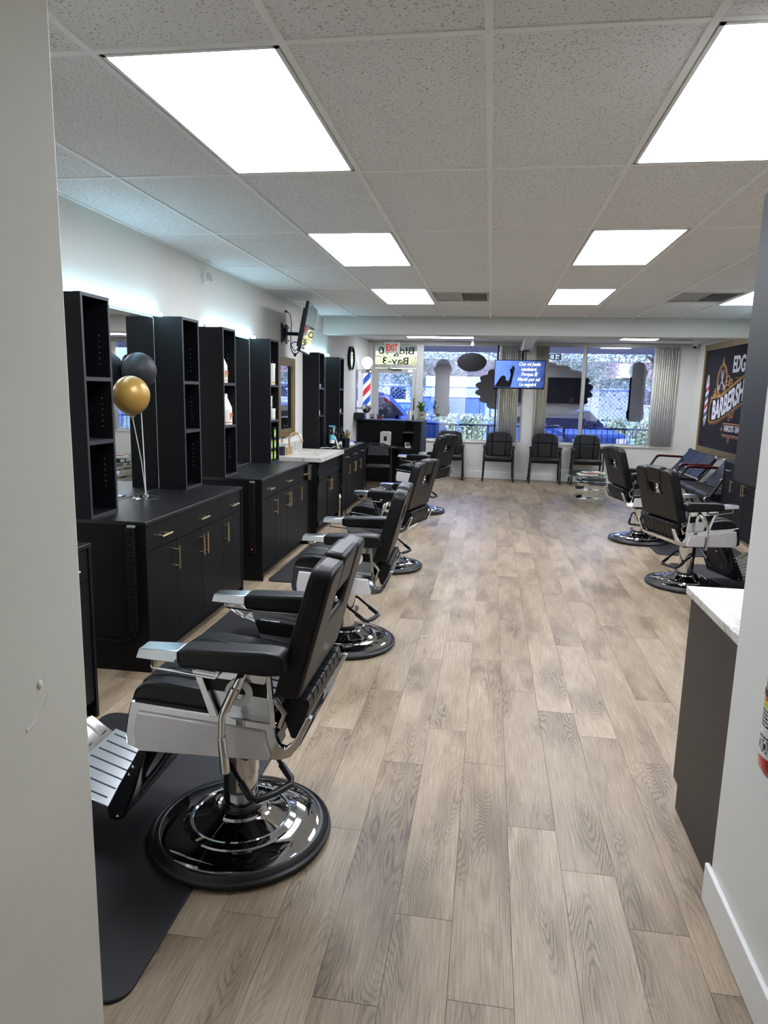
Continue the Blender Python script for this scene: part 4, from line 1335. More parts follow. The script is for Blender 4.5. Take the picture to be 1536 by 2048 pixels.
# floor mats under the chairs
for x0, x1, y0, y1, d in ((-1.80, -0.875, 1.43, 2.95, 'facing the station beside the passage wall'), (-1.80, -0.90, 3.40, 4.92, 'facing the station with the balloons'), (-1.80, -0.90, 5.42, 6.92, 'facing the station with the white bottles'),
                          (-1.80, -0.90, 8.55, 10.0, 'beside the reception desk'), (1.80, 2.72, 5.43, 6.93, 'nearest to the marble counter'), (1.785, 2.70, 7.30, 8.80, 'next to the coffee table')):
    o = MB().prism(rrect(x1 - x0, y1 - y0, 0.06, 6, (x0 + x1) / 2, (y0 + y1) / 2), 'z', 0.0, 0.011).build('floor_mat', 'mat_rubber', bevel=0.004)
    tag(o, 'black rubber anti-fatigue mat under the barber chair ' + d, 'mat', 'salon floor mats')

# ================================================================== RECEPTION DESK
t = thing('reception_desk', 'black reception desk with raised front and worktop', 'desk', (0, 0, 0))
box('front_panel', XL, -1.11, 12.28, 12.32, 0, 1.09, 'cab_black', t)
box('ledge', XL, -1.28, 12.20, 12.48, 1.09, 1.112, 'cab_edge', t, bevel=0.002)
box('worktop', XL, -1.13, 11.60, 12.28, 0.645, 0.67, 'cab_top', t)
box('end_panel', -1.135, -1.11, 11.52, 12.32, 0, 1.115, 'cab_edge', t)
box('end_cap', -1.29, -1.10, 11.50, 12.42, 1.115, 1.135, 'cab_edge', t, bevel=0.002)
box('pedestal_side', -1.50, -1.48, 11.60, 12.28, 0, 0.645, 'cab_black', t)
box('pedestal_door', -1.48, -1.135, 11.60, 11.62, 0.02, 0.645, 'cab_black', t)
box('cubby_side', -1.485, -1.47, 11.85, 12.28, 0.67, 1.09, 'cab_black', t)
box('cubby_block', -1.26, -1.135, 11.55, 12.28, 0.67, 1.115, 'cab_black', t)
box('cubby_shelf', -1.47, -1.26, 11.85, 12.28, 0.90, 0.915, 'cab_edge', t)
box('modesty_panel', XL, -1.5, 12.2, 12.22, 0.02, 0.645, 'cab_black', t)
sc_ = MB()
for x in (-2.2, -1.9, -1.5):
    sc_.sphere((x, 12.279, 1.05), 0.007, 8, 6)
sc_.build('screw_caps', 'alu', t)

t = thing('wifi_router', 'white rounded router with dark square window on the reception desk', 'router', (-1.76, 11.78, 0.671))
MB().prism(rrect(0.185, 0.25, 0.035, 6, 0, 0.135), 'y', -0.04, 0.04).build('router_body', 'white_plastic', t, bevel=0.01)
box('router_window', -0.028, 0.028, -0.042, -0.038, 0.10, 0.18, 'ink', t)
MB().lathe([(0.075, 0), (0.075, 0.01), (0.05, 0.02)], 20).build('router_foot', 'alu', t)
t = thing('card_terminal', 'white card payment terminal on the reception desk', 'terminal', (-1.36, 11.66, 0.671), rz=0.2)
MB().prism([(-0.09, 0), (0.09, 0), (0.09, 0.085), (0.05, 0.085), (-0.09, 0.03)], 'x', -0.045, 0.045).build('terminal_body', 'white_plastic', t, bevel=0.008)
MB().hexa([(-0.036, -0.08, 0.034), (0.036, -0.08, 0.034), (0.036, 0.04, 0.0815), (-0.036, 0.04, 0.0815), (-0.036, -0.08, 0.037), (0.036, -0.08, 0.037), (0.036, 0.04, 0.0845), (-0.036, 0.04, 0.0845)]).build('terminal_screen', 'ink', t)
t = thing('desk_cable', 'loose white cable lying on the reception desk', 'cable', (-1.9, 11.70, 0.673))
MB().tube([(-0.02, 0, 0.004), (0.03, 0.03, 0.004), (0.08, 0.0, 0.004), (0.16, 0.02, 0.004), (0.28, -0.02, 0.004), (0.33, 0.01, 0.004)], 0.004, 6).box(-0.05, 0.0, -0.012, 0.012, 0, 0.018).build('cable', 'white_plastic', t)
t = thing('keyboard_tray', 'black laptop dock on the reception desk beside the wall', 'device', (-2.15, 11.72, 0.671))
box('dock_body', -0.17, 0.2, -0.08, 0.10, 0, 0.03, 'black_plastic', t, bevel=0.005)
box('dock_lid', -0.14, 0.22, 0.02, 0.12, 0.03, 0.055, 'dark_metal', t, bevel=0.004)
t = thing('desk_speaker', 'black box speaker on the reception desk ledge beside the wall', 'speaker', (-2.27, 12.05, 1.112))
box('speaker_body', -0.09, 0.09, -0.10, 0.12, 0, 0.12, 'black_plastic', t, bevel=0.008)
box('speaker_grille', -0.075, 0.075, -0.103, -0.098, 0.015, 0.105, 'dark_metal', t)
MB().tube([(-0.02, -0.08, 0.02), (-0.03, -0.11, -0.10), (-0.01, -0.12, -0.25), (0.03, -0.14, -0.40), (0.0, -0.16, -0.43)], 0.004, 6).build('power_cord', 'black_plastic', t)
for x, lab, pr, w in ((-2.09, 'clear acrylic card holder with grey print on the reception ledge', 'decal_grey', 0.10), (-1.955, 'clear acrylic card holder with a dark red card on the reception ledge', 'ink_red', 0.12)):
    t = thing('card_holder', lab, 'card holder', (x, 12.30, 1.1128))
    box('holder_case', -w / 2, w / 2, -0.02, 0.02, 0, 0.10, 'clear_plastic', t)
    box('card', -w / 2 + 0.02, w / 2 - 0.01, -0.024, -0.021, 0.012, 0.05, pr, t)
    box('header_card', -w / 2 + 0.01, w / 2 - 0.01, -0.024, -0.021, 0.066, 0.08, 'decal_grey', t)
t = thing('spray_bottle', 'slim white bottle on the reception ledge beside the plant', 'bottle', (-1.42, 12.33, 1.112))
MB().lathe([(0.026, 0), (0.027, 0.15), (0.018, 0.165), (0.013, 0.17), (0.013, 0.2)], 16).build('bottle_body', 'bottle_white', t)
MB().lathe([(0.012, 0.195), (0.012, 0.215)], 12).build('cap', 'white_plastic', t)
t = thing('small_bottle', 'short dark blue bottle beside the slim white bottle', 'bottle', (-1.355, 12.34, 1.112))
MB().lathe([(0.018, 0), (0.018, 0.06), (0.01, 0.07), (0.01, 0.085)], 14).build('bottle_body', 'rail_paint', t)
MB().lathe([(0.011, 0.084), (0.011, 0.1)], 12).build('cap', 'black_plastic', t)

def leaf_blade(m, base, tip, w, droop):
    b, e = Vector(base), Vector(tip)
    d = e - b
    side = d.cross(Vector((0, 0, 1)))
    side = side.normalized() * w if side.length > 1e-5 else Vector((w, 0, 0))
    L, Rr = [], []
    for i in range(6):
        u = i / 5
        c = b + d * u + Vector((0, 0, -droop * u * u))
        k = math.sin(PI * (0.12 + 0.86 * u)) if u < 1 else 0.02
        L.append(c - side * k + Vector((0, 0, 0.25 * w * k)))
        Rr.append(c + side * k + Vector((0, 0, 0.25 * w * k)))
        L[-1], Rr[-1] = tuple(L[-1]), tuple(Rr[-1])
    mid = [tuple(b + d * (i / 5) + Vector((0, 0, -droop * (i / 5) ** 2))) for i in range(6)]
    vs_ = L + mid + Rr
    fs = []
    for i in range(5):
        fs += [(i, i + 1, 7 + i, 6 + i), (6 + i, 7 + i, 13 + i, 12 + i)]
    m.add(vs_, fs)
t = thing('potted_plant', 'leafy green plant in a white ribbed pot on the reception desk corner', 'plant', (-1.20, 12.20, 1.1355))
prof = [(0.066, 0.0), (0.07, 0.004)]
for k in range(6):
    prof += [(0.074 + k * 0.003, 0.012 + k * 0.02), (0.078 + k * 0.003, 0.02 + k * 0.02), (0.075 + k * 0.003, 0.03 + k * 0.02)]
prof += [(0.097, 0.135), (0.097, 0.142), (0.088, 0.142), (0.086, 0.125)]
MB().lathe(prof, 28, cap=False).build('pot', 'bottle_white', t)
MB().lathe([(0.0, 0.002), (0.068, 0.002)], 20, cap=False).build('pot_bottom', 'bottle_white', t)
MB().lathe([(0.087, 0.122), (0.087, 0.127)], 20).build('soil', 'bark', t)
rl = random.Random(5)
for k in range(60):
    m = MB()
    a = rl.uniform(0, 2 * PI)
    r = rl.uniform(0.04, 0.16)
    h = rl.uniform(0.15, 0.36) - r * 0.6
    st = (0.35 * r * math.cos(a), 0.35 * r * math.sin(a), h * 0.8)
    m.tube([(0.02 * math.cos(a), 0.02 * math.sin(a), 0.12), (0.2 * r * math.cos(a), 0.2 * r * math.sin(a), h * 0.6), st], 0.0025, 5)
    leaf_blade(m, st, (r * math.cos(a), r * math.sin(a), h + 0.03), rl.uniform(0.018, 0.03), rl.uniform(0.0, 0.06))
    m.build('leaf', 'leaf', t, ang=80)

# folding chair behind the desk
t = thing('folding_chair', 'black folding chair pulled up to the reception desk', 'chair', (-1.72, 10.75, 0), rz=math.radians(8))
fr = MB()
for s in (-1, 1):
    fr.tube([(s * 0.215, -0.27, 0.0), (s * 0.215, -0.05, 0.42), (s * 0.205, 0.10, 0.70), (s * 0.17, 0.125, 0.755)], 0.012, 8)
fr.tube([(-0.17, 0.125, 0.755), (-0.08, 0.14, 0.785), (0.08, 0.14, 0.785), (0.17, 0.125, 0.755)], 0.012, 8)
fr.build('front_frame', 'dark_metal', t)
fr = MB()
for s in (-1, 1):
    fr.tube([(s * 0.19, 0.22, 0.0), (s * 0.19, -0.12, 0.45)], 0.011, 8)
fr.tube([(-0.19, 0.16, 0.08), (0.19, 0.16, 0.08)], 0.010, 8).tube([(-0.205, -0.20, 0.12), (0.205, -0.20, 0.12)], 0.010, 8)
fr.build('rear_frame', 'dark_metal', t)
box('seat', -0.19, 0.19, -0.20, 0.18, 0.425, 0.455, 'leather_matte', t, bevel=0.014)
MB().hexa([(-0.18, 0.075, 0.60), (0.18, 0.075, 0.60), (0.18, 0.09, 0.60), (-0.18, 0.09, 0.60), (-0.15, 0.125, 0.765), (0.15, 0.125, 0.765), (0.15, 0.14, 0.765), (-0.15, 0.14, 0.765)]).build('backrest', 'leather_matte', t, bevel=0.006)

# ================================================================== TOOLS ON THE FAR STATION
ZT = SH - 0.012
t = thing('tool_rack', 'black upright rack of clippers and combs on the station by the desk', 'rack', (-2.08, 9.03, ZT))
box('rack_base', -0.10, 0.10, -0.12, 0.12, 0, 0.03, 'black_plastic', t, bevel=0.004)
for k in range(9):
    px, py = -0.08 + 0.04 * (k % 5), -0.1 + 0.1 * (k // 4)
    h = 0.13 + 0.03 * ((k * 7) % 4)
    MB().tube([(px, py, 0.03), (px + 0.006 * (k % 3 - 1), py, h)], 0.012 - 0.001 * (k % 3), 8).build('clipper', 'black_plastic', t)
for k in range(6):
    px, py = -0.07 + 0.03 * k, 0.06 - 0.03 * (k % 2)
    MB().tube([(px, py, 0.03), (px + 0.05, py + 0.03, 0.24 + 0.015 * (k % 3))], 0.005, 6).build('scissors', 'chrome', t)
MB().box(-0.05, 0.03, 0.02, 0.04, 0.18, 0.26).build('price_card', 'paper_white', t)
MB().box(-0.045, 0.035, 0.03, 0.05, 0.245, 0.285).build('blue_box', 'teal_print', t)
t = thing('barber_tumbler', 'black tumbler stuffed with brass and dark combs at the worktop front', 'tumbler', (-1.90, 9.10, ZT))
MB().lathe([(0.05, 0), (0.055, 0.12)], 20).build('tumbler_body', 'black_plastic', t)
for k in range(10):
    a = 2 * PI * k / 10
    MB().tube([(0.025 * math.cos(a), 0.025 * math.sin(a), 0.10), (0.055 * math.cos(a), 0.055 * math.sin(a), 0.19 + 0.02 * (k % 3))], 0.006, 6).build('comb', ('gold_pen', 'black_plastic', 'dark_metal')[k % 3], t)
t = thing('spray_can', 'black spray can with turquoise and white label beside the tower', 'can', (-2.02, 8.80, ZT))
MB().lathe([(0.032, 0), (0.033, 0.005), (0.033, 0.19), (0.025, 0.205), (0.014, 0.21), (0.014, 0.24)], 18).build('can_body', 'black_plastic', t)
MB().lathe([(0.0335, 0.11), (0.0335, 0.18)], 18, cap=False).build('label_band', 'teal_print', t)
MB().lathe([(0.0335, 0.07), (0.0335, 0.11)], 18, cap=False).build('white_band', 'paper_white', t)
t = thing('spray_mister', 'tall black spray bottle with trigger among the tools', 'bottle', (-2.07, 8.86, ZT))
MB().lathe([(0.036, 0), (0.036, 0.14), (0.016, 0.2), (0.014, 0.24)], 18).build('bottle_body', 'black_plastic', t)
MB().box(-0.012, 0.05, -0.012, 0.012, 0.24, 0.275).box(0.02, 0.03, -0.006, 0.006, 0.19, 0.24).build('trigger', 'black_plastic', t)
t = thing('white_tube', 'white squeeze tube leaning among the barber tools', 'tube', (-1.955, 8.86, ZT))
MB().hexa([(0, -0.02, 0), (0.02, -0.02, 0), (0.02, 0.02, 0), (0, 0.02, 0), (-0.045, -0.024, 0.155), (-0.04, -0.024, 0.155), (-0.04, 0.024, 0.155), (-0.045, 0.024, 0.155)]).build('tube_body', 'bottle_white', t, bevel=0.002)
MB().lathe([(0.014, 0), (0.014, 0.012)], 12, (0.01, 0, -0.0)).build('cap', 'white_plastic', t)
t = thing('folded_towel', 'folded white towels at the worktop edge beside the tumbler', 'towel', (-1.96, 9.42, ZT))
MB().prism(rrect(0.22, 0.26, 0.03), 'z', 0, 0.022).build('lower_fold', 'paper_white', t, bevel=0.008)
MB().prism(rrect(0.2, 0.2, 0.03, 5, -0.01, 0.02), 'z', 0.022, 0.04).build('upper_fold', 'paper_white', t, bevel=0.007)
t = thing('blue_lit_tray', 'black charging tray with a glowing blue strip on the tool worktop', 'tray', (-2.04, 9.78, ZT))
box('tray_body', -0.14, 0.14, -0.10, 0.10, 0, 0.03, 'black_plastic', t, bevel=0.005)
box('blue_strip', 0.02, 0.12, -0.102, -0.06, 0.012, 0.033, 'blue_led', t)
t = thing('charging_cable', 'white cord trailing from the tool worktop over the sink edge', 'cable', (-2.0, 8.62, ZT))
MB().tube([(0.05, 0.2, 0.012), (0.03, 0.12, 0.03), (0.0, 0.03, 0.015), (-0.03, -0.03, 0.03), (-0.06, -0.10, 0.028), (-0.1, -0.14, 0.026)], 0.004, 6).build('cord', 'white_plastic', t)
t = thing('waste_tin', 'narrow white lidded tin on the floor between vanity and station', 'bin', (-1.865, 8.508, 0))
MB().lathe([(0.03, 0.0), (0.032, 0.26)], 20).build('tin_body', 'gold_frame', t)
MB().lathe([(0.036, 0.26), (0.036, 0.28), (0.025, 0.30), (0.008, 0.305)], 20).build('lid', 'white_plastic', t)
t = thing('vanity_cord', 'black cord looping down beside the vanity doors', 'cord', (-1.80, 8.52, 0.4))
MB().tube([(-0.03, -0.07, 0.16), (0.0, 0.0, 0.15), (0.02, 0.03, 0.10), (0.025, 0.04, 0.0), (0.02, 0.035, -0.35), (0.03, 0.1, -0.39)], 0.005, 6).box(-0.03, -0.012, -0.09, -0.06, -0.02, 0.03).build('cord', 'black_plastic', t)
for k, (yy, zz, nm, mt) in enumerate(((8.76, 0.776, 'small round pot on the upper shelf of the tower beside the sink', 'alu'), (8.74, 0.429, 'small white jar on the lower shelf of the tower beside the sink', 'bottle_white'), (9.93, 0.60, 'dark bottle on the middle shelf of the tower beside the desk', 'black_plastic'), (9.95, 0.429, 'grey boxed product on the middle shelf beside the desk', 'paper_white'))):
    if k == 2:
        zz = 0.429
    t = thing('shelf_jar', nm, 'jar', (TX + 0.06, yy - 0.012 * (k == 2), ZT + zz + 0.0012))
    r = (0.035, 0.03, 0.024, 0.035)[k]
    h = (0.06, 0.08, 0.17, 0.06)[k]
    if k == 3:
        t.location.y = 10.0
        box('box_body', -0.03, 0.03, -0.035, 0.035, 0, 0.06, mt, t, bevel=0.002)
        box('box_lid', -0.031, 0.031, -0.036, 0.036, 0.045, 0.062, 'decal_grey', t)
    else:
        MB().lathe([(r, 0), (r, h * 0.75), (r * 0.7, h * 0.8)], 16).build('jar_body', mt, t)
        MB().lathe([(r * 0.75, h * 0.78), (r * 0.75, h)], 16).build('lid', 'black_plastic', t)

# ================================================================== WAITING AREA
def make_guest_chair():
    t = thing('guest_chair', 'guest chair', 'chair')
    for s in (-1, 1):
        x = s * 0.28
        path = [(x, 0.20, 0.017), (x, -0.24, 0.017), (x, -0.265, 0.035), (x * 0.985, -0.25, 0.10), (x * 0.95, -0.19, 0.56), (x * 0.94, -0.165, 0.61), (x * 0.94, -0.13, 0.625), (x * 0.94, 0.12, 0.60)]
        m = MB().tube(path, 0.017, 8)
        m.tube([(x, 0.20, 0.017), (x, 0.225, 0.03), (x * 0.97, 0.215, 0.10), (x * 0.93, 0.13, 0.46), (x * 0.93, 0.12, 0.60)], 0.017, 8)
        m.build('sled_frame', 'dark_metal', t)
        MB().prism([(-0.20, 0.605), (-0.18, 0.655), (-0.12, 0.672), (0.13, 0.645), (0.14, 0.615), (-0.12, 0.628)], 'x', x * 0.94 - 0.028, x * 0.94 + 0.028).build('arm_pad', 'leather_matte', t, bevel=0.010)
    MB().box(-0.25, 0.25, -0.02, 0.0, 0.36, 0.385).box(-0.255, 0.255, -0.17, -0.15, 0.37, 0.39).build('cross_bar', 'dark_metal', t)
    MB().prism([(-0.24, 0.40), (-0.245, 0.44), (-0.21, 0.475), (0.18, 0.455), (0.18, 0.375), (-0.2, 0.375)], 'x', -0.245, 0.245).build('seat', 'leather_matte', t, bevel=0.018, seg=3)
    def bp(x, v, w):
        y = 0.115 + 0.10 * v + 0.05 * math.sin(PI * v) * -0.4
        return (x, y + w, 0.46 + 0.435 * v)
    bk_ = MB()
    outline = [(-0.235, 0.0), (-0.245, 0.5), (-0.225, 0.85), (-0.19, 0.97), (-0.06, 1.0), (0.06, 1.0), (0.19, 0.97), (0.225, 0.85), (0.245, 0.5), (0.235, 0.0)]
    n = len(outline)
    vs_ = [bp(x, v, 0.03) for x, v in outline] + [bp(x, v, 0.075) for x, v in outline]
    bk_.add(vs_, [tuple(range(n)), tuple(range(n, 2 * n))[::-1]] + [(i, (i + 1) % n, n + (i + 1) % n, n + i) for i in range(n)])
    bk_.build('back_shell', 'leather_matte', t, bevel=0.008)
    cells = [(-0.238, -0.122, -0.128, -0.112, 0.02, 0.575), (-0.118, 0.118, -0.108, 0.108, 0.02, 0.60), (0.122, 0.238, 0.112, 0.128, 0.02, 0.575)]
    def pad(p):
        m = MB()
        vs = [bp(x, v, -0.015) for x, v in p] + [bp(x, v, 0.04) for x, v in p]
        k = len(p)
        m.add(vs, [tuple(range(k)), tuple(range(k, 2 * k))[::-1]] + [(i, (i + 1) % k, k + (i + 1) % k, k + i) for i in range(k)])
        m.build('back_pad', 'leather_matte', t, bevel=0.014, seg=3)
    pad([(-0.236, 0.02), (-0.120, 0.02), (-0.125, 0.60), (-0.243, 0.58)])
    pad([(-0.117, 0.02), (0.117, 0.02), (0.122, 0.60), (-0.122, 0.60)])
    pad([(0.120, 0.02), (0.236, 0.02), (0.243, 0.58), (0.125, 0.60)])
    pad([(-0.243, 0.59), (-0.126, 0.61), (-0.145, 0.97), (-0.18, 0.96), (-0.222, 0.86)])
    pad([(-0.123, 0.61), (0.123, 0.61), (0.14, 1.0), (0.06, 1.015), (-0.06, 1.015), (-0.14, 1.0)])
    pad([(0.126, 0.61), (0.243, 0.59), (0.222, 0.86), (0.18, 0.96), (0.145, 0.97)])
    return t
gc = make_guest_chair()
for k, (x, d) in enumerate(((-0.735, 'first from the reception desk'), (0.195, 'under the hanging television'), (1.045, 'second from the coffee table'), (1.80, 'right behind the coffee table'))):
    o = gc if k == 0 else copy_tree(gc)
    o.location = (x, 13.06, 0)
    o.scale = (1, 0.86, 1)
    o.rotation_euler.z = 0
    tag(o, 'black padded guest chair with sled legs at the window wall, ' + d, 'chair', 'black guest chairs')

t = thing('coffee_table', 'mirrored stacked-block coffee table with glass top', 'table', (1.595, 11.0, 0))
rb = random.Random(11)
zz = 0.0
for k in range(6):
    h = (0.072, 0.066, 0.066, 0.06, 0.06, 0.06)[k]
    dx, dy = (0, 0.02, -0.01, 0.02, 0.0, 0.01)[k], (0, 0.06, 0.0, 0.05, 0.02, 0.05)[k]
    w = (0.22, 0.165, 0.21, 0.15, 0.21, 0.185)[k]
    o = MB().box(-w, w, -0.22, 0.22, 0, h - 0.006).build('mirror_block', 'mirror', t, bevel=0.004)
    o.location = (dx, dy - 0.02, zz)
    o.rotation_euler.z = math.radians((0, 2.5, -2, 3, -1.5, 2)[k])
    box('block_gap', dx - w * 0.8, dx + w * 0.8, dy - 0.17, dy + 0.15, zz + h - 0.007, zz + h + 0.001, 'mirror', t)
    zz += h
box('top_support', -0.12, 0.12, -0.12, 0.12, zz - 0.006, 0.404, 'mirror', t)
MB().prism(rrect(0.86, 0.95, 0.02, 3, 0.02, 0.12), 'z', 0.402, 0.414).build('glass_top', 'table_glass', t)
for k, (x, y, r, m_, lab) in enumerate(((1.53, 10.92, 0.12, 'paper_white', 'open white magazine lying lowest on the glass table'), (1.66, 10.98, -0.15, 'paper_white', 'white magazine on the right of the glass table pile'), (1.60, 10.93, 0.35, 'kraft', 'magazine with warm cover on top of the table pile'))):
    t = thing('magazine', lab, 'magazine', (x, y, 0.4145 + 0.014 * (k if k < 2 else 2)), rz=r)
    box('pages', -0.14, 0.14, -0.10, 0.10, 0, 0.012, m_, t, bevel=0.002)
    box('cover', -0.142, 0.142, -0.102, 0.102, 0.012, 0.0136, 'paper_white', t)
    box('cover_print', -0.10, 0.02, -0.06, 0.06, 0.0136, 0.0141, 'decal_grey', t)

def make_bench():
    """waiting bench facing -x: origin on the floor under the seat centre, y along the bench"""
    t = thing('leather_bench', 'bench', 'bench')
    n, L = 3, 1.47
    w = L / n
    for k in range(n):
        a, b = -L / 2 + k * w + 0.004, -L / 2 + (k + 1) * w - 0.004
        MB().prism([(-0.23, 0.34), (-0.255, 0.375), (-0.24, 0.415), (-0.19, 0.43), (0.16, 0.405), (0.18, 0.36), (0.0, 0.33)], 'y', a, b).build('seat_pad', 'bench_leather', t, bevel=0.016, seg=3)
        MB().prism([(0.165, 0.42), (0.225, 0.40), (0.46, 0.735), (0.45, 0.755), (0.42, 0.755)], 'y', a, b).build('back_pad', 'bench_leather', t, bevel=0.014, seg=3)
    MB().box(-0.06, 0.02, -L / 2, L / 2, 0.29, 0.345).build('seat_beam', 'dark_metal', t)
    for s in (-1, 1):
        y = s * (L / 2 + 0.045)
        MB().tube([(-0.23, y, 0.37), (-0.10, y, 0.59), (-0.06, y, 0.62)], 0.02, 10).tube([(-0.06, y, 0.62), (0.36, y, 0.61)], 0.014, 8).tube([(0.36, y, 0.61), (0.15, y, 0.36)], 0.016, 8).build('arm_tube', 'dark_metal', t)
        MB().prism([(-0.115, 0.60), (-0.10, 0.632), (-0.05, 0.645), (0.36, 0.635), (0.36, 0.615), (-0.04, 0.622), (-0.085, 0.605)], 'y', y - 0.03, y + 0.03).build('arm_top', 'red_wood', t, bevel=0.008)
        MB().lathe([(0.036, -0.03), (0.036, 0.03)], 16, (-0.24, y, 0.365), 'y').build('hub_cap', 'chrome', t)
        MB().lathe([(0.036, -0.03), (0.036, 0.03)], 16, (0.435, y - s * 0.035, 0.735), 'y').build('hub_cap', 'chrome', t)
        y2 = s * (L / 2 - 0.15)
        MB().tube([(-0.03, y2, 0.31), (-0.2, y2, 0.02), (-0.23, y2, 0.012)], 0.018, 8).tube([(-0.0, y2, 0.31), (0.2, y2, 0.02), (0.23, y2, 0.012)], 0.018, 8).build('leg', 'dark_metal', t)
    return t
be = make_bench()
for k, (y, d) in enumerate(((11.70, 'reaching toward the window corner'), (9.82, 'beside the black cabinets'))):
    o = be if k == 0 else copy_tree(be)
    o.location = (2.98, y, 0)
    tag(o, 'black leather waiting bench with dark red armrests ' + d, 'bench', 'black waiting benches')

t = thing('wall_outlet', 'white wall outlet under the window behind the guest chairs', 'outlet', (-0.365, YB, 0.28))
box('outlet_plate', -0.035, 0.035, -0.006, 0, -0.058, 0.058, 'white_plastic', t, bevel=0.002)
MB().box(-0.015, 0.015, -0.0075, -0.005, 0.012, 0.04).box(-0.015, 0.015, -0.0075, -0.005, -0.04, -0.012).build('outlet_face', 'alu', t)

# ================================================================== FRAMED BARBERSHOP SIGN on the right wall
SY0, SY1, SZ0, SZ1 = 9.98, 12.88, 0.705, 2.51
SCY, SCZ = (SY0 + SY1) / 2, (SZ0 + SZ1) / 2
t = thing('barbershop_sign', 'large dark framed sign with barbershop lettering, scissors and striped pole', 'sign', (XR, SCY, SCZ))
HW, HH2 = (SY1 - SY0) / 2, (SZ1 - SZ0) / 2
ribbed_frame(t, -HW, HW, -HH2, HH2, 0.10, 0.035, 8, 0.0, -1)
box('sign_board', -0.014, -0.001, -HW + 0.09, HW - 0.09, -HH2 + 0.09, HH2 - 0.09, 'sign_ground', t)
# sign plane helper: u runs left to right as read (toward -y), v up; u = 0 at the board centre
def sp(u, v, d=0.0155):
    return (-d, -u, v)
ROTS = (PI / 2, 0, -PI / 2)
def stext(body, size, u, v, mat, sx=1.0, warp=None, bold=0.0):
    me = text_mesh(body, size, mat, 0.0006, warp=warp, sx=sx, bold=bold)
    return inst('lettering', me, t, (-0.0155, -u, v), rot=ROTS)
def sline(pts, r, mat, name='ornament', closed=False):
    return MB().tube([sp(u, v, 0.015) for u, v in pts], r, 6, closed).build(name, mat, t)
def stextL(body, size, u, v, mat, sx, warp=None, bold=0.0):
    me = text_mesh(body, size, mat, 0.0006, 'LEFT', warp=warp, sx=sx, bold=bold)
    return inst('lettering', me, t, (-0.0155, -u, v), rot=ROTS)
def base_v(x):
    q = x - 0.25
    return -0.325 + 0.15 * (q + math.sqrt(q * q + 0.02)) - 0.004
stextL('EDGE', 0.335, 0.02, 0.4125, 'sign_white', 0.80, bold=0.011)
stextL('BARBERSHOP', 0.42, -0.78, 0.0, 'sign_white', 0.70, warp=lambda x, y: (x, y + base_v(x)), bold=0.015)
stextL('HAIRCUTS - SHAVES', 0.125, -0.10, -0.49, 'sign_white', 0.72, bold=0.003)
def band(dv, mat, r):
    sline([(-0.88 + 2.0 * k / 24, base_v(-0.1 + 2.0 * k / 24) + dv) for k in range(25)], r, mat)
for dv, mm, r in ((-0.055, 'sign_gold', 0.011), (-0.085, 'sign_copper', 0.006), (0.335, 'sign_gold', 0.011), (0.365, 'sign_copper', 0.006)):
    band(dv, mm, r)
sline([(-0.88 - 0.05 * math.sin(PI * k / 10), -0.385 + 0.39 * k / 10) for k in range(11)], 0.008, 'sign_gold')
for v, mm in ((-0.375, 'sign_copper'), (-0.555, 'sign_copper')):
    sline([(-0.16, v), (0.85, v)], 0.010, mm)
    sline([(-0.16, v - 0.025), (0.85, v - 0.025)], 0.005, mm)
OC, OR = (-0.42, 0.295), (0.225, 0.245)
for k_, mm in ((1.0, 'sign_gold'), (0.88, 'sign_copper')):
    sline([(OC[0] + OR[0] * k_ * math.cos(2 * PI * k / 36), OC[1] + OR[1] * k_ * math.sin(2 * PI * k / 36)) for k in range(36)], 0.010 if k_ == 1 else 0.005, mm, closed=True)
for k in range(16):
    a = 2 * PI * k / 16
    sline([(OC[0] + OR[0] * 0.3 * math.cos(a), OC[1] + OR[1] * 0.3 * math.sin(a)), (OC[0] + OR[0] * 0.8 * math.cos(a), OC[1] + OR[1] * 0.8 * math.sin(a))], 0.0025, 'decal_grey')
for s in (-1, 1):
    sline([(OC[0] + s * 0.095, OC[1] - 0.085), (OC[0], OC[1] - 0.01), (OC[0] - s * 0.065, OC[1] + 0.16)], 0.008, 'sign_white', 'scissor_blade')
    sline([(OC[0] + s * 0.115 + 0.032 * math.cos(2 * PI * k / 12), OC[1] - 0.115 + 0.032 * math.sin(2 * PI * k / 12)) for k in range(12)], 0.008, 'sign_white', 'scissor_ring', True)
def scroll(cx, cv, r, a0, turns, mat='sign_gold', rr=0.009, s=1):
    sline([(cx + s * r * (1 - 0.75 * k / 24) * math.cos(a0 + turns * 2 * PI * k / 24), cv + r * (1 - 0.75 * k / 24) * math.sin(a0 + turns * 2 * PI * k / 24)) for k in range(25)], rr, mat)
scroll(-0.14, 0.30, 0.10, 3.4, 1.3)
scroll(0.0, 0.26, 0.08, 3.2, 1.2)
scroll(-0.70, 0.08, 0.07, 4.6, -1.3)
scroll(0.22, -0.24, 0.07, 0.5, 1.2, 'sign_copper')
scroll(0.08, -0.29, 0.06, 2.5, -1.2, 'sign_copper')
scroll(0.15, -0.63, 0.05, 0.6, 1.2, 'sign_copper')
scroll(-0.86, -0.02, 0.06, 1.0, 1.2, 'sign_copper', 0.006)
sline([(-0.72, 0.17), (-0.62, 0.05), (-0.42, 0.025), (-0.2, 0.10), (0.1, 0.20), (0.45, 0.32), (0.2, 0.32)], 0.010, 'sign_gold')
sline([(OC[0] - 0.03, OC[1] + 0.25), (OC[0], OC[1] + 0.35), (OC[0] + 0.03, OC[1] + 0.25)], 0.010, 'sign_gold')
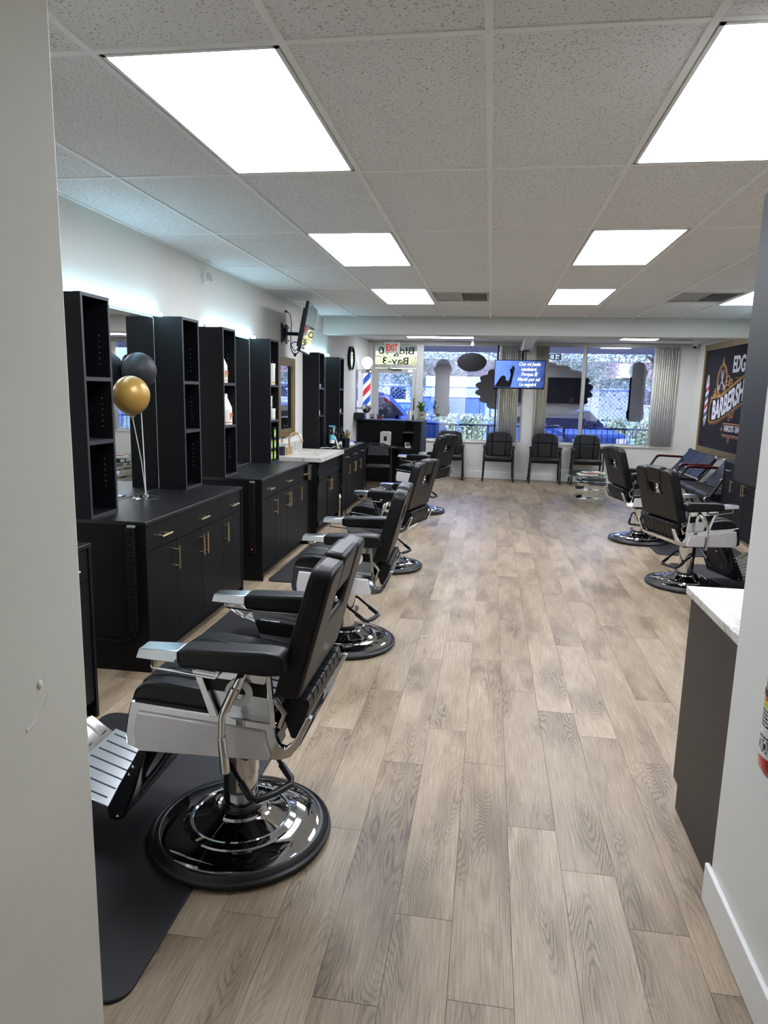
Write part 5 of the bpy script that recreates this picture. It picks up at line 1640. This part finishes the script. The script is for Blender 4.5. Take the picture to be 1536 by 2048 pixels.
MB().prism([(0.22 + 0.05 * c[0], -0.47 + 0.05 * c[1]) for c in ((1, 0), (0.25, 0.25), (0, 1), (-0.25, 0.25), (-1, 0), (-0.25, -0.25), (0, -1), (0.25, -0.25))], 'x', -0.017, -0.014).build('star_mark', 'sign_copper', t)
# printed barber pole at the window end of the board
PU0, PV0, PV1 = -1.14, -0.33, 0.24
PWD = 0.075
MB().prism([(-(PU0 - PWD), PV0), (-(PU0 + PWD), PV0), (-(PU0 + PWD), PV1), (-(PU0 - PWD), PV1)], 'x', -0.0155, -0.014).build('pole_body', 'sign_white', t)
for k in range(4):
    v0 = PV0 + k * 0.14
    MB().prism([(-(PU0 - PWD), v0), (-(PU0 + PWD), v0 + 0.07), (-(PU0 + PWD), v0 + 0.14), (-(PU0 - PWD), v0 + 0.07)], 'x', -0.0165, -0.0155).build('pole_stripe', ('pole_blue', 'ink_red')[k % 2] if False else ('rail_paint', 'ink_red')[k % 2], t)
for v0, v1 in ((PV1, PV1 + 0.17), (PV0 - 0.14, PV0)):
    MB().prism([(-(PU0 - 0.085), v0), (-(PU0 + 0.085), v0), (-(PU0 + 0.05), v1 - 0.04), (-PU0, v1), (-(PU0 - 0.05), v1 - 0.04)] if v0 > 0 else [(-(PU0 - 0.085), v1), (-(PU0 + 0.085), v1), (-(PU0 + 0.04), v0 + 0.05), (-PU0, v0), (-(PU0 - 0.04), v0 + 0.05)], 'x', -0.0165, -0.014).build('pole_cap', 'alu', t)

# ================================================================== NEAR RIGHT: counter, hung cabinet, extinguisher
t = thing('counter_cabinet', 'dark brown base cabinet end under the white marble counter', 'cabinet', (0.80, YP2 + 0.003, 0))
MB().prism([(0.0, 0.0), (0.525, 0.0), (0.525, 0.10), (0.59, 0.10), (0.59, 0.86), (0.0, 0.86)], 'x', 0.0, 0.018).build('end_panel', 'brown_panel', t)
box('carcass', 0.018, 2.4, 0.0, 0.55, 0.10, 0.86, 'brown_panel', t)
box('toe_kick', 0.018, 2.4, 0.0, 0.515, 0, 0.10, 'brown_panel', t)
for k in range(4):
    d = box('door', 0.022 + k * 0.595, 0.022 + k * 0.595 + 0.588, 0.55, 0.57, 0.105, 0.855, 'brown_panel', t, bevel=0.002)
t = thing('marble_counter', 'white marble countertop with grey veins beside the passage wall', 'countertop', (0.78, YP2 + 0.002, 0.861))
box('slab', 0, 2.42, 0.002, 0.60, 0, 0.03, 'marble', t, bevel=0.003)
box('upstand', 0.02, 2.42, 0.002, 0.022, 0.03, 0.13, 'marble', t)
t = thing('hung_cabinet', 'dark hung wall cabinet above the marble counter', 'cabinet', (0.79, YP2, 1.345))
box('end_panel', 0, 0.018, 0.002, 0.24, 0, 0.875, 'upper_black', t, bevel=0.001)
box('carcass', 0.018, 2.58, 0.002, 0.235, 0, 0.875, 'upper_black', t)
for k in range(4):
    d = box('door', 0.002 + k * 0.644, 0.642 + k * 0.644, 0.24, 0.26, 0.002, 0.873, 'upper_black', t, bevel=0.001)
    hx = 0.61 + k * 0.644 if k % 2 == 0 else 0.034 + k * 0.644
    MB().tube([(hx, 0.29, 0.05), (hx, 0.29, 0.19)], 0.006, 8).tube([(hx, 0.258, 0.08), (hx, 0.29, 0.08)], 0.0045, 6).tube([(hx, 0.258, 0.16), (hx, 0.29, 0.16)], 0.0045, 6).build('handle', 'brass', d)
t = thing('fire_extinguisher', 'red fire extinguisher with a white printed label on the passage wall', 'extinguisher', (XP2 - 0.075, 1.522, 0.775))
MB().lathe([(0.02, 0), (0.052, 0.004), (0.062, 0.02), (0.064, 0.04), (0.064, 0.235), (0.058, 0.262), (0.04, 0.285), (0.022, 0.295), (0.02, 0.32)], 36).build('cylinder', 'fire_red', t)
MB().lathe([(0.0646, 0.052), (0.0646, 0.178)], 36, cap=False).build('label_band', 'paper_white', t)
MB().lathe([(0.065, 0.163), (0.065, 0.178)], 36, cap=False).build('yellow_band', 'yellow_ink', t)
MB().lathe([(0.066, 0.188), (0.066, 0.198)], 36, cap=False).build('strap', 'black_plastic', t)
pr = MB()
re = random.Random(2)
for r_ in range(8):
    a = -3.55
    zt = 0.154 - r_ * 0.0085
    while a < -0.9:
        da = re.uniform(0.04, 0.16)
        if r_ not in (5, 6, 9):
            p0, p1 = a, a + da
            R_ = 0.0650
            pr.add([(R_ * math.cos(p0), R_ * math.sin(p0), zt), (R_ * math.cos(p1), R_ * math.sin(p1), zt), (R_ * math.cos(p1), R_ * math.sin(p1), zt + 0.0045), (R_ * math.cos(p0), R_ * math.sin(p0), zt + 0.0045)], [(0, 1, 2, 3)])
        a += da + 0.03
pr.build('small_print', 'ink', t, smooth=False)['kind'] = 'stuff'
for k in range(4):
    a0 = -3.5 + k * 0.40
    q = MB()
    for (u0, u1, z0, z1) in ((0, 0.3, 0.063, 0.066), (0, 0.3, 0.088, 0.091), (0, 0.03, 0.063, 0.091), (0.27, 0.3, 0.063, 0.091), (0.09, 0.2, 0.069, 0.084)):
        R_ = 0.0651
        q.add([(R_ * math.cos(a0 + u0), R_ * math.sin(a0 + u0), z0), (R_ * math.cos(a0 + u1), R_ * math.sin(a0 + u1), z0), (R_ * math.cos(a0 + u1), R_ * math.sin(a0 + u1), z1), (R_ * math.cos(a0 + u0), R_ * math.sin(a0 + u0), z1)], [(0, 1, 2, 3)])
    q.build('pictogram', 'ink', t, smooth=False)
MB().box(-0.02, 0.02, -0.02, 0.02, 0.31, 0.35).box(-0.015, 0.015, -0.09, 0.02, 0.35, 0.365).box(-0.015, 0.015, -0.085, 0.0, 0.38, 0.395).build('valve', 'black_plastic', t, bevel=0.003)
MB().box(PWD, 0.0745, -0.03, 0.03, 0.08, 0.34).build('wall_hook', 'black_plastic', t)

# ================================================================== OUTSIDE THE SHOP FRONT
def stuff_ground(name, x0, x1, y0, y1, z, mat, lab):
    return struct(box(name, x0, x1, y0, y1, z - 0.1, z, mat), lab)
stuff_ground('ground_walkway', -14, 18, YB + 0.18, 15.6, -0.02, 'concrete', 'concrete walkway outside the windows')
stuff_ground('ground_parking', -40, 50, 15.6, 24.4, -0.15, 'asphalt', 'asphalt parking lot')
stuff_ground('ground_lawn', -40, 50, 24.4, 60, -0.10, 'grass', 'grass verge beyond the parking lot')
struct(box('trim_4', -14, 18, YB + 0.18, 17.6, 2.62, 2.8, 'soffit'), 'overhanging soffit outside the windows')
ln = MB()
for k in range(7):
    ln.hexa([(-9 + k * 2.8, 17.5, -0.149), (-8.9 + k * 2.8, 17.5, -0.149), (-8.4 + k * 2.8, 23, -0.149), (-8.5 + k * 2.8, 23, -0.149), (-9 + k * 2.8, 17.5, -0.146), (-8.9 + k * 2.8, 17.5, -0.146), (-8.4 + k * 2.8, 23, -0.146), (-8.5 + k * 2.8, 23, -0.146)])
tag(ln.build('parking_lines', 'line_white', smooth=False), 'white painted parking bay lines on the asphalt', 'road marking')
for k, x in enumerate((-6.5, -3.8, -1.1, 1.6, 4.4)):
    o = MB().prism([(-0.12, 0), (0.12, 0), (0.08, 0.12), (-0.08, 0.12)], 'x', -0.95, 0.95).build('wheel_stop', 'tan_stop', bevel=0.01)
    o.location = (x, 23.6, -0.15)
    tag(o, 'tan concrete wheel stop at the lawn edge', 'wheel stop', 'wheel stops')
# railing
for n_, (xa, xb, d) in enumerate(((-1.62, 0.0, 'by the shop door'), (0.0, 1.62, 'in front of the column'), (1.62, 4.4, 'in front of the wide window'))):
    t = thing('metal_railing', 'blue painted metal railing with thin balusters ' + d, 'railing', (xa, 15.35, -0.02), group=None)
    L = xb - xa
    MB().box(0, L, -0.02, 0.02, 0.93, 0.965).build('top_rail', 'rail_paint', t)
    MB().box(0, L, -0.015, 0.015, 0.10, 0.125).build('bottom_rail', 'rail_paint', t)
    box('post', L - 0.05, L, -0.025, 0.025, 0, 0.965, 'rail_paint', t)
    nb = int(L / 0.118)
    bm_ = MB().box(-0.006, 0.006, -0.006, 0.006, 0.12, 0.935).mesh('baluster', 'rail_paint', False)
    for k in range(nb):
        inst('baluster', bm_, t, (0.06 + k * 0.118, 0, 0))

def leaf_cloud(pts, size, seed, mat, name, parent):
    rr = random.Random(seed)
    m = MB()
    for p in pts:
        n = Vector((rr.gauss(0, 1), rr.gauss(0, 1), rr.gauss(0, 1))).normalized()
        a = n.orthogonal().normalized()
        b = n.cross(a)
        s = size * rr.uniform(0.6, 1.4)
        c = Vector(p)
        m.add([c - a * s, c - b * s * 0.5, c + a * s, c + b * s * 0.5], [(0, 1, 2, 3)])
    return m.build(name, mat, parent, smooth=False)
# hedge shrubs
rh = random.Random(21)
for k in range(15):
    x = -5.6 + k * 1.0
    if 1.0 < x < 1.5:
        continue
    t = thing('hedge_shrub', 'clipped pale green hedge shrub before the chain-link fence', 'shrub', (x, 25.4, -0.1), group='hedge shrubs')
    pts = []
    for q in range(900):
        u, v, w = rh.uniform(-0.44, 0.44), rh.uniform(-0.4, 0.4), rh.uniform(0.05, 1.0)
        if rh.random() < 0.75:
            v = -0.42 + rh.uniform(-0.06, 0.06)
        pts.append((u, v, w))
    leaf_cloud(pts, 0.05, 100 + k, 'hedge_leaf', 'foliage', t)
    MB().sphere((0, 0, 0.48), (0.44, 0.36, 0.46), 12, 8).build('inner_branches', 'tree_leaf', t)
# trees
def tree(x, y, h, r, seed, lab):
    t = thing('tree', lab, 'tree', (x, y, -0.1), group='trees beyond the fence')
    rr = random.Random(seed)
    MB().tube([(0, 0, 0), (0.05, 0, h * 0.35), (-0.05, 0.1, h * 0.7)], [0.16, 0.12, 0.06], 8).build('trunk', 'bark', t)
    br = MB()
    tips = []
    for k in range(12):
        a = rr.uniform(0, 2 * PI)
        z0 = h * rr.uniform(0.3, 0.65)
        e = (r * 0.75 * math.cos(a), r * 0.75 * math.sin(a), z0 + r * rr.uniform(0.2, 0.7))
        br.tube([(0, 0, z0), (e[0] * 0.5, e[1] * 0.5, z0 + (e[2] - z0) * 0.6), e], [0.05, 0.035, 0.015], 6)
        tips.append(e)
    br.build('branches', 'bark', t)
    pts = []
    for k in range(9500):
        b = rr.choice(tips + [(0, 0, h * 0.75)])
        d = Vector((rr.gauss(0, 1), rr.gauss(0, 1), rr.gauss(0, 0.8))) * r * 0.32
        p = Vector(b) + d
        if p.z > 0.5:
            pts.append(tuple(p))
    leaf_cloud(pts, 0.055, seed + 1, 'tree_leaf', 'foliage', t)
for k, (x, y, h, r) in enumerate(((-6.2, 31.5, 4.6, 2.0), (-3.0, 39, 4.4, 2.0), (0.6, 46, 6.2, 2.4), (4.0, 38, 4.6, 1.7), (6.6, 30, 5.0, 2.5), (-12.0, 38, 5.0, 2.5))):
    tree(x, y, h, r, 40 + 3 * k, 'leafy tree standing beyond the chain-link fence')
# chain-link fence
t = thing('chain_link_fence', 'blue-grey chain-link fence behind the hedge', 'fence', (0, 26.6, -0.1))
for x in range(-12, 13, 3):
    MB().tube([(x, 0, 0), (x, 0, 1.95)], 0.035, 8).build('post', 'fence_metal', t)
MB().tube([(-12, 0, 1.93), (12, 0, 1.93)], 0.022, 6).build('top_rail', 'fence_metal', t)
wm = MB()
sp_ = 0.16
n_w = int(24 / sp_)
for k in range(-12, n_w):
    xa = -12 + k * sp_
    for sgn in (1, -1):
        a = (xa if sgn > 0 else xa + 1.9, 0.004 * sgn, 0.02)
        b = (xa + 1.9 if sgn > 0 else xa, 0.004 * sgn, 1.92)
        wm.add([(a[0] - 0.009, a[1], a[2]), (a[0] + 0.009, a[1], a[2]), (b[0] + 0.009, b[1], b[2]), (b[0] - 0.009, b[1], b[2])], [(0, 1, 2, 3)])
wm.build('wire_mesh', 'fence_metal', t, smooth=False)['kind'] = 'stuff'
# blue bins and container behind the fence
for x, y, w, h, lab in ((-1.45, 28.2, 1.25, 1.55, 'large blue container behind the chain-link fence'), (-3.9, 28.0, 0.8, 1.3, 'smaller blue container near the fence by the door side'), (2.6, 28.4, 1.0, 1.7, 'blue container behind the fence beside the tree')):
    t = thing('blue_container', lab, 'container', (x, y, -0.1))
    box('container_body', -w, w, -0.6, 0.6, 0, h, 'bin_blue', t, bevel=0.03)
    for k in range(5):
        box('rib', -w + 0.1 + k * (2 * w - 0.3) / 4, -w + 0.2 + k * (2 * w - 0.3) / 4, -0.64, -0.6, 0.1, h - 0.1, 'bin_blue', t)
    box('lid', -w - 0.04, w + 0.04, -0.65, 0.65, h, h + 0.08, 'car_white', t, bevel=0.02)
# white box van and a pale house far behind
t = thing('white_truck', 'white delivery truck parked behind the blue container', 'truck', (-0.7, 32.0, -0.1))
box('cargo_box', -2.2, 1.4, -1.0, 1.0, 0.6, 2.45, 'car_white', t, bevel=0.04)
MB().prism([(1.4, 0.5), (2.9, 0.5), (2.9, 1.3), (2.4, 2.0), (1.4, 2.0)], 'y', -0.95, 0.95).build('cab', 'car_white', t, bevel=0.05)
MB().prism([(1.75, 1.3), (2.75, 1.3), (2.35, 1.9), (1.75, 1.9)], 'y', -0.97, -0.94).build('cab_window', 'car_glass', t)
for x in (-1.4, 2.1):
    MB().lathe([(0.42, -0.12), (0.45, 0), (0.42, 0.12)], 20, (x, -0.9, 0.45), 'y').build('wheel', 'tyre', t)
t = thing('pale_house', 'low pale house with a brownish roof far behind the trees', 'building', (-5.0, 52, 0))
box('wall', -9, 22, 0, 5, 0, 2.9, 'far_wall', t)
MB().prism([(-0.6, 2.9), (5.6, 2.9), (2.5, 4.2)], 'x', -9.4, 22.4).build('roof', 'far_roof', t)
for k in range(6):
    w_ = box('window', -7 + k * 4.4, -5.6 + k * 4.4, -0.03, 0.01, 1.0, 2.1, 'trim_white', t)
    box('window_glass', -6.9 + k * 4.4, -5.7 + k * 4.4, -0.05, -0.02, 1.1, 2.0, 'car_glass', w_)

def make_car(lab, loc, rz, body, suv):
    t = thing('parked_car', lab, 'car', loc, rz)
    H = 1.75 if suv else 1.42
    if suv:
        side = [(-2.3, 0.35), (-2.35, 0.9), (-2.25, 1.05), (-2.1, 1.65), (-1.9, 1.74), (0.2, 1.75), (0.45, 1.68), (1.1, 1.1), (2.1, 1.0), (2.3, 0.85), (2.32, 0.35)]
        glz = [(-1.95, 1.1), (-1.85, 1.6), (0.15, 1.63), (0.38, 1.58), (0.95, 1.1)]
    else:
        side = [(-2.2, 0.3), (-2.25, 0.75), (-2.1, 0.95), (-1.5, 1.0), (-0.8, 1.38), (0.3, 1.42), (0.55, 1.36), (1.2, 0.98), (2.05, 0.85), (2.2, 0.65), (2.2, 0.3)]
        glz = [(-1.25, 1.02), (-0.75, 1.31), (0.28, 1.34), (0.48, 1.29), (0.98, 1.0)]
    MB().prism(side, 'y', -0.88, 0.88).build('body', body, t, bevel=0.09, seg=3)
    for s in (-1, 1):
        gw = MB().prism(glz, 'y', s * 0.865, s * 0.884).build('side_window', 'car_glass', t)
        box('pillar', -0.45, -0.36, s * 0.886 - 0.006, s * 0.886 + 0.006, glz[0][1], glz[1][1] + 0.02, body, t)
    a, b = (0.50, 1.66), (1.06, 1.13)
    if not suv:
        a, b = (0.60, 1.345), (1.16, 1.0)
    MB().hexa([(a[0], -0.72, a[1]), (b[0], -0.8, b[1]), (b[0], 0.8, b[1]), (a[0], 0.72, a[1]), (a[0] + 0.02, -0.72, a[1] + 0.02), (b[0] + 0.02, -0.8, b[1] + 0.02), (b[0] + 0.02, 0.8, b[1] + 0.02), (a[0] + 0.02, 0.72, a[1] + 0.02)]).build('windscreen', 'car_glass', t)
    for x in (-1.4, 1.4):
        for s in (-1, 1):
            MB().lathe([(0.29, -0.1), (0.33, -0.08), (0.33, 0.08), (0.29, 0.1)], 20, (x, s * 0.82, 0.33), 'y').build('wheel', 'tyre', t)
            MB().lathe([(0.2, -0.11), (0.2, 0.11)], 16, (x, s * 0.825, 0.33), 'y').build('hub', 'chrome_soft', t)
    for s in (-1, 1):
        box('headlight', (2.28 if suv else 2.16), (2.33 if suv else 2.21), s * 0.6 - 0.16, s * 0.6 + 0.16, 0.62, 0.78, 'chrome_soft', t, bevel=0.02)
        MB().prism(rrect(0.2, 0.14, 0.04, 4, 0.75, 1.12 if suv else 1.0), 'y', s * 0.9, s * 1.02).build('wing_mirror', body, t, bevel=0.02)
    return t
make_car('blue pickup-like car parked close outside the glass door', (-3.35, 17.4, -0.146), math.radians(42), 'car_blue', True)
make_car('blue car parked outside the wide window', (1.65, 19.0, -0.146), math.radians(-64), 'car_blue', False)
make_car('silver car parked farther back outside the wide window', (9.4, 21.0, -0.146), math.radians(-80), 'car_white', False)
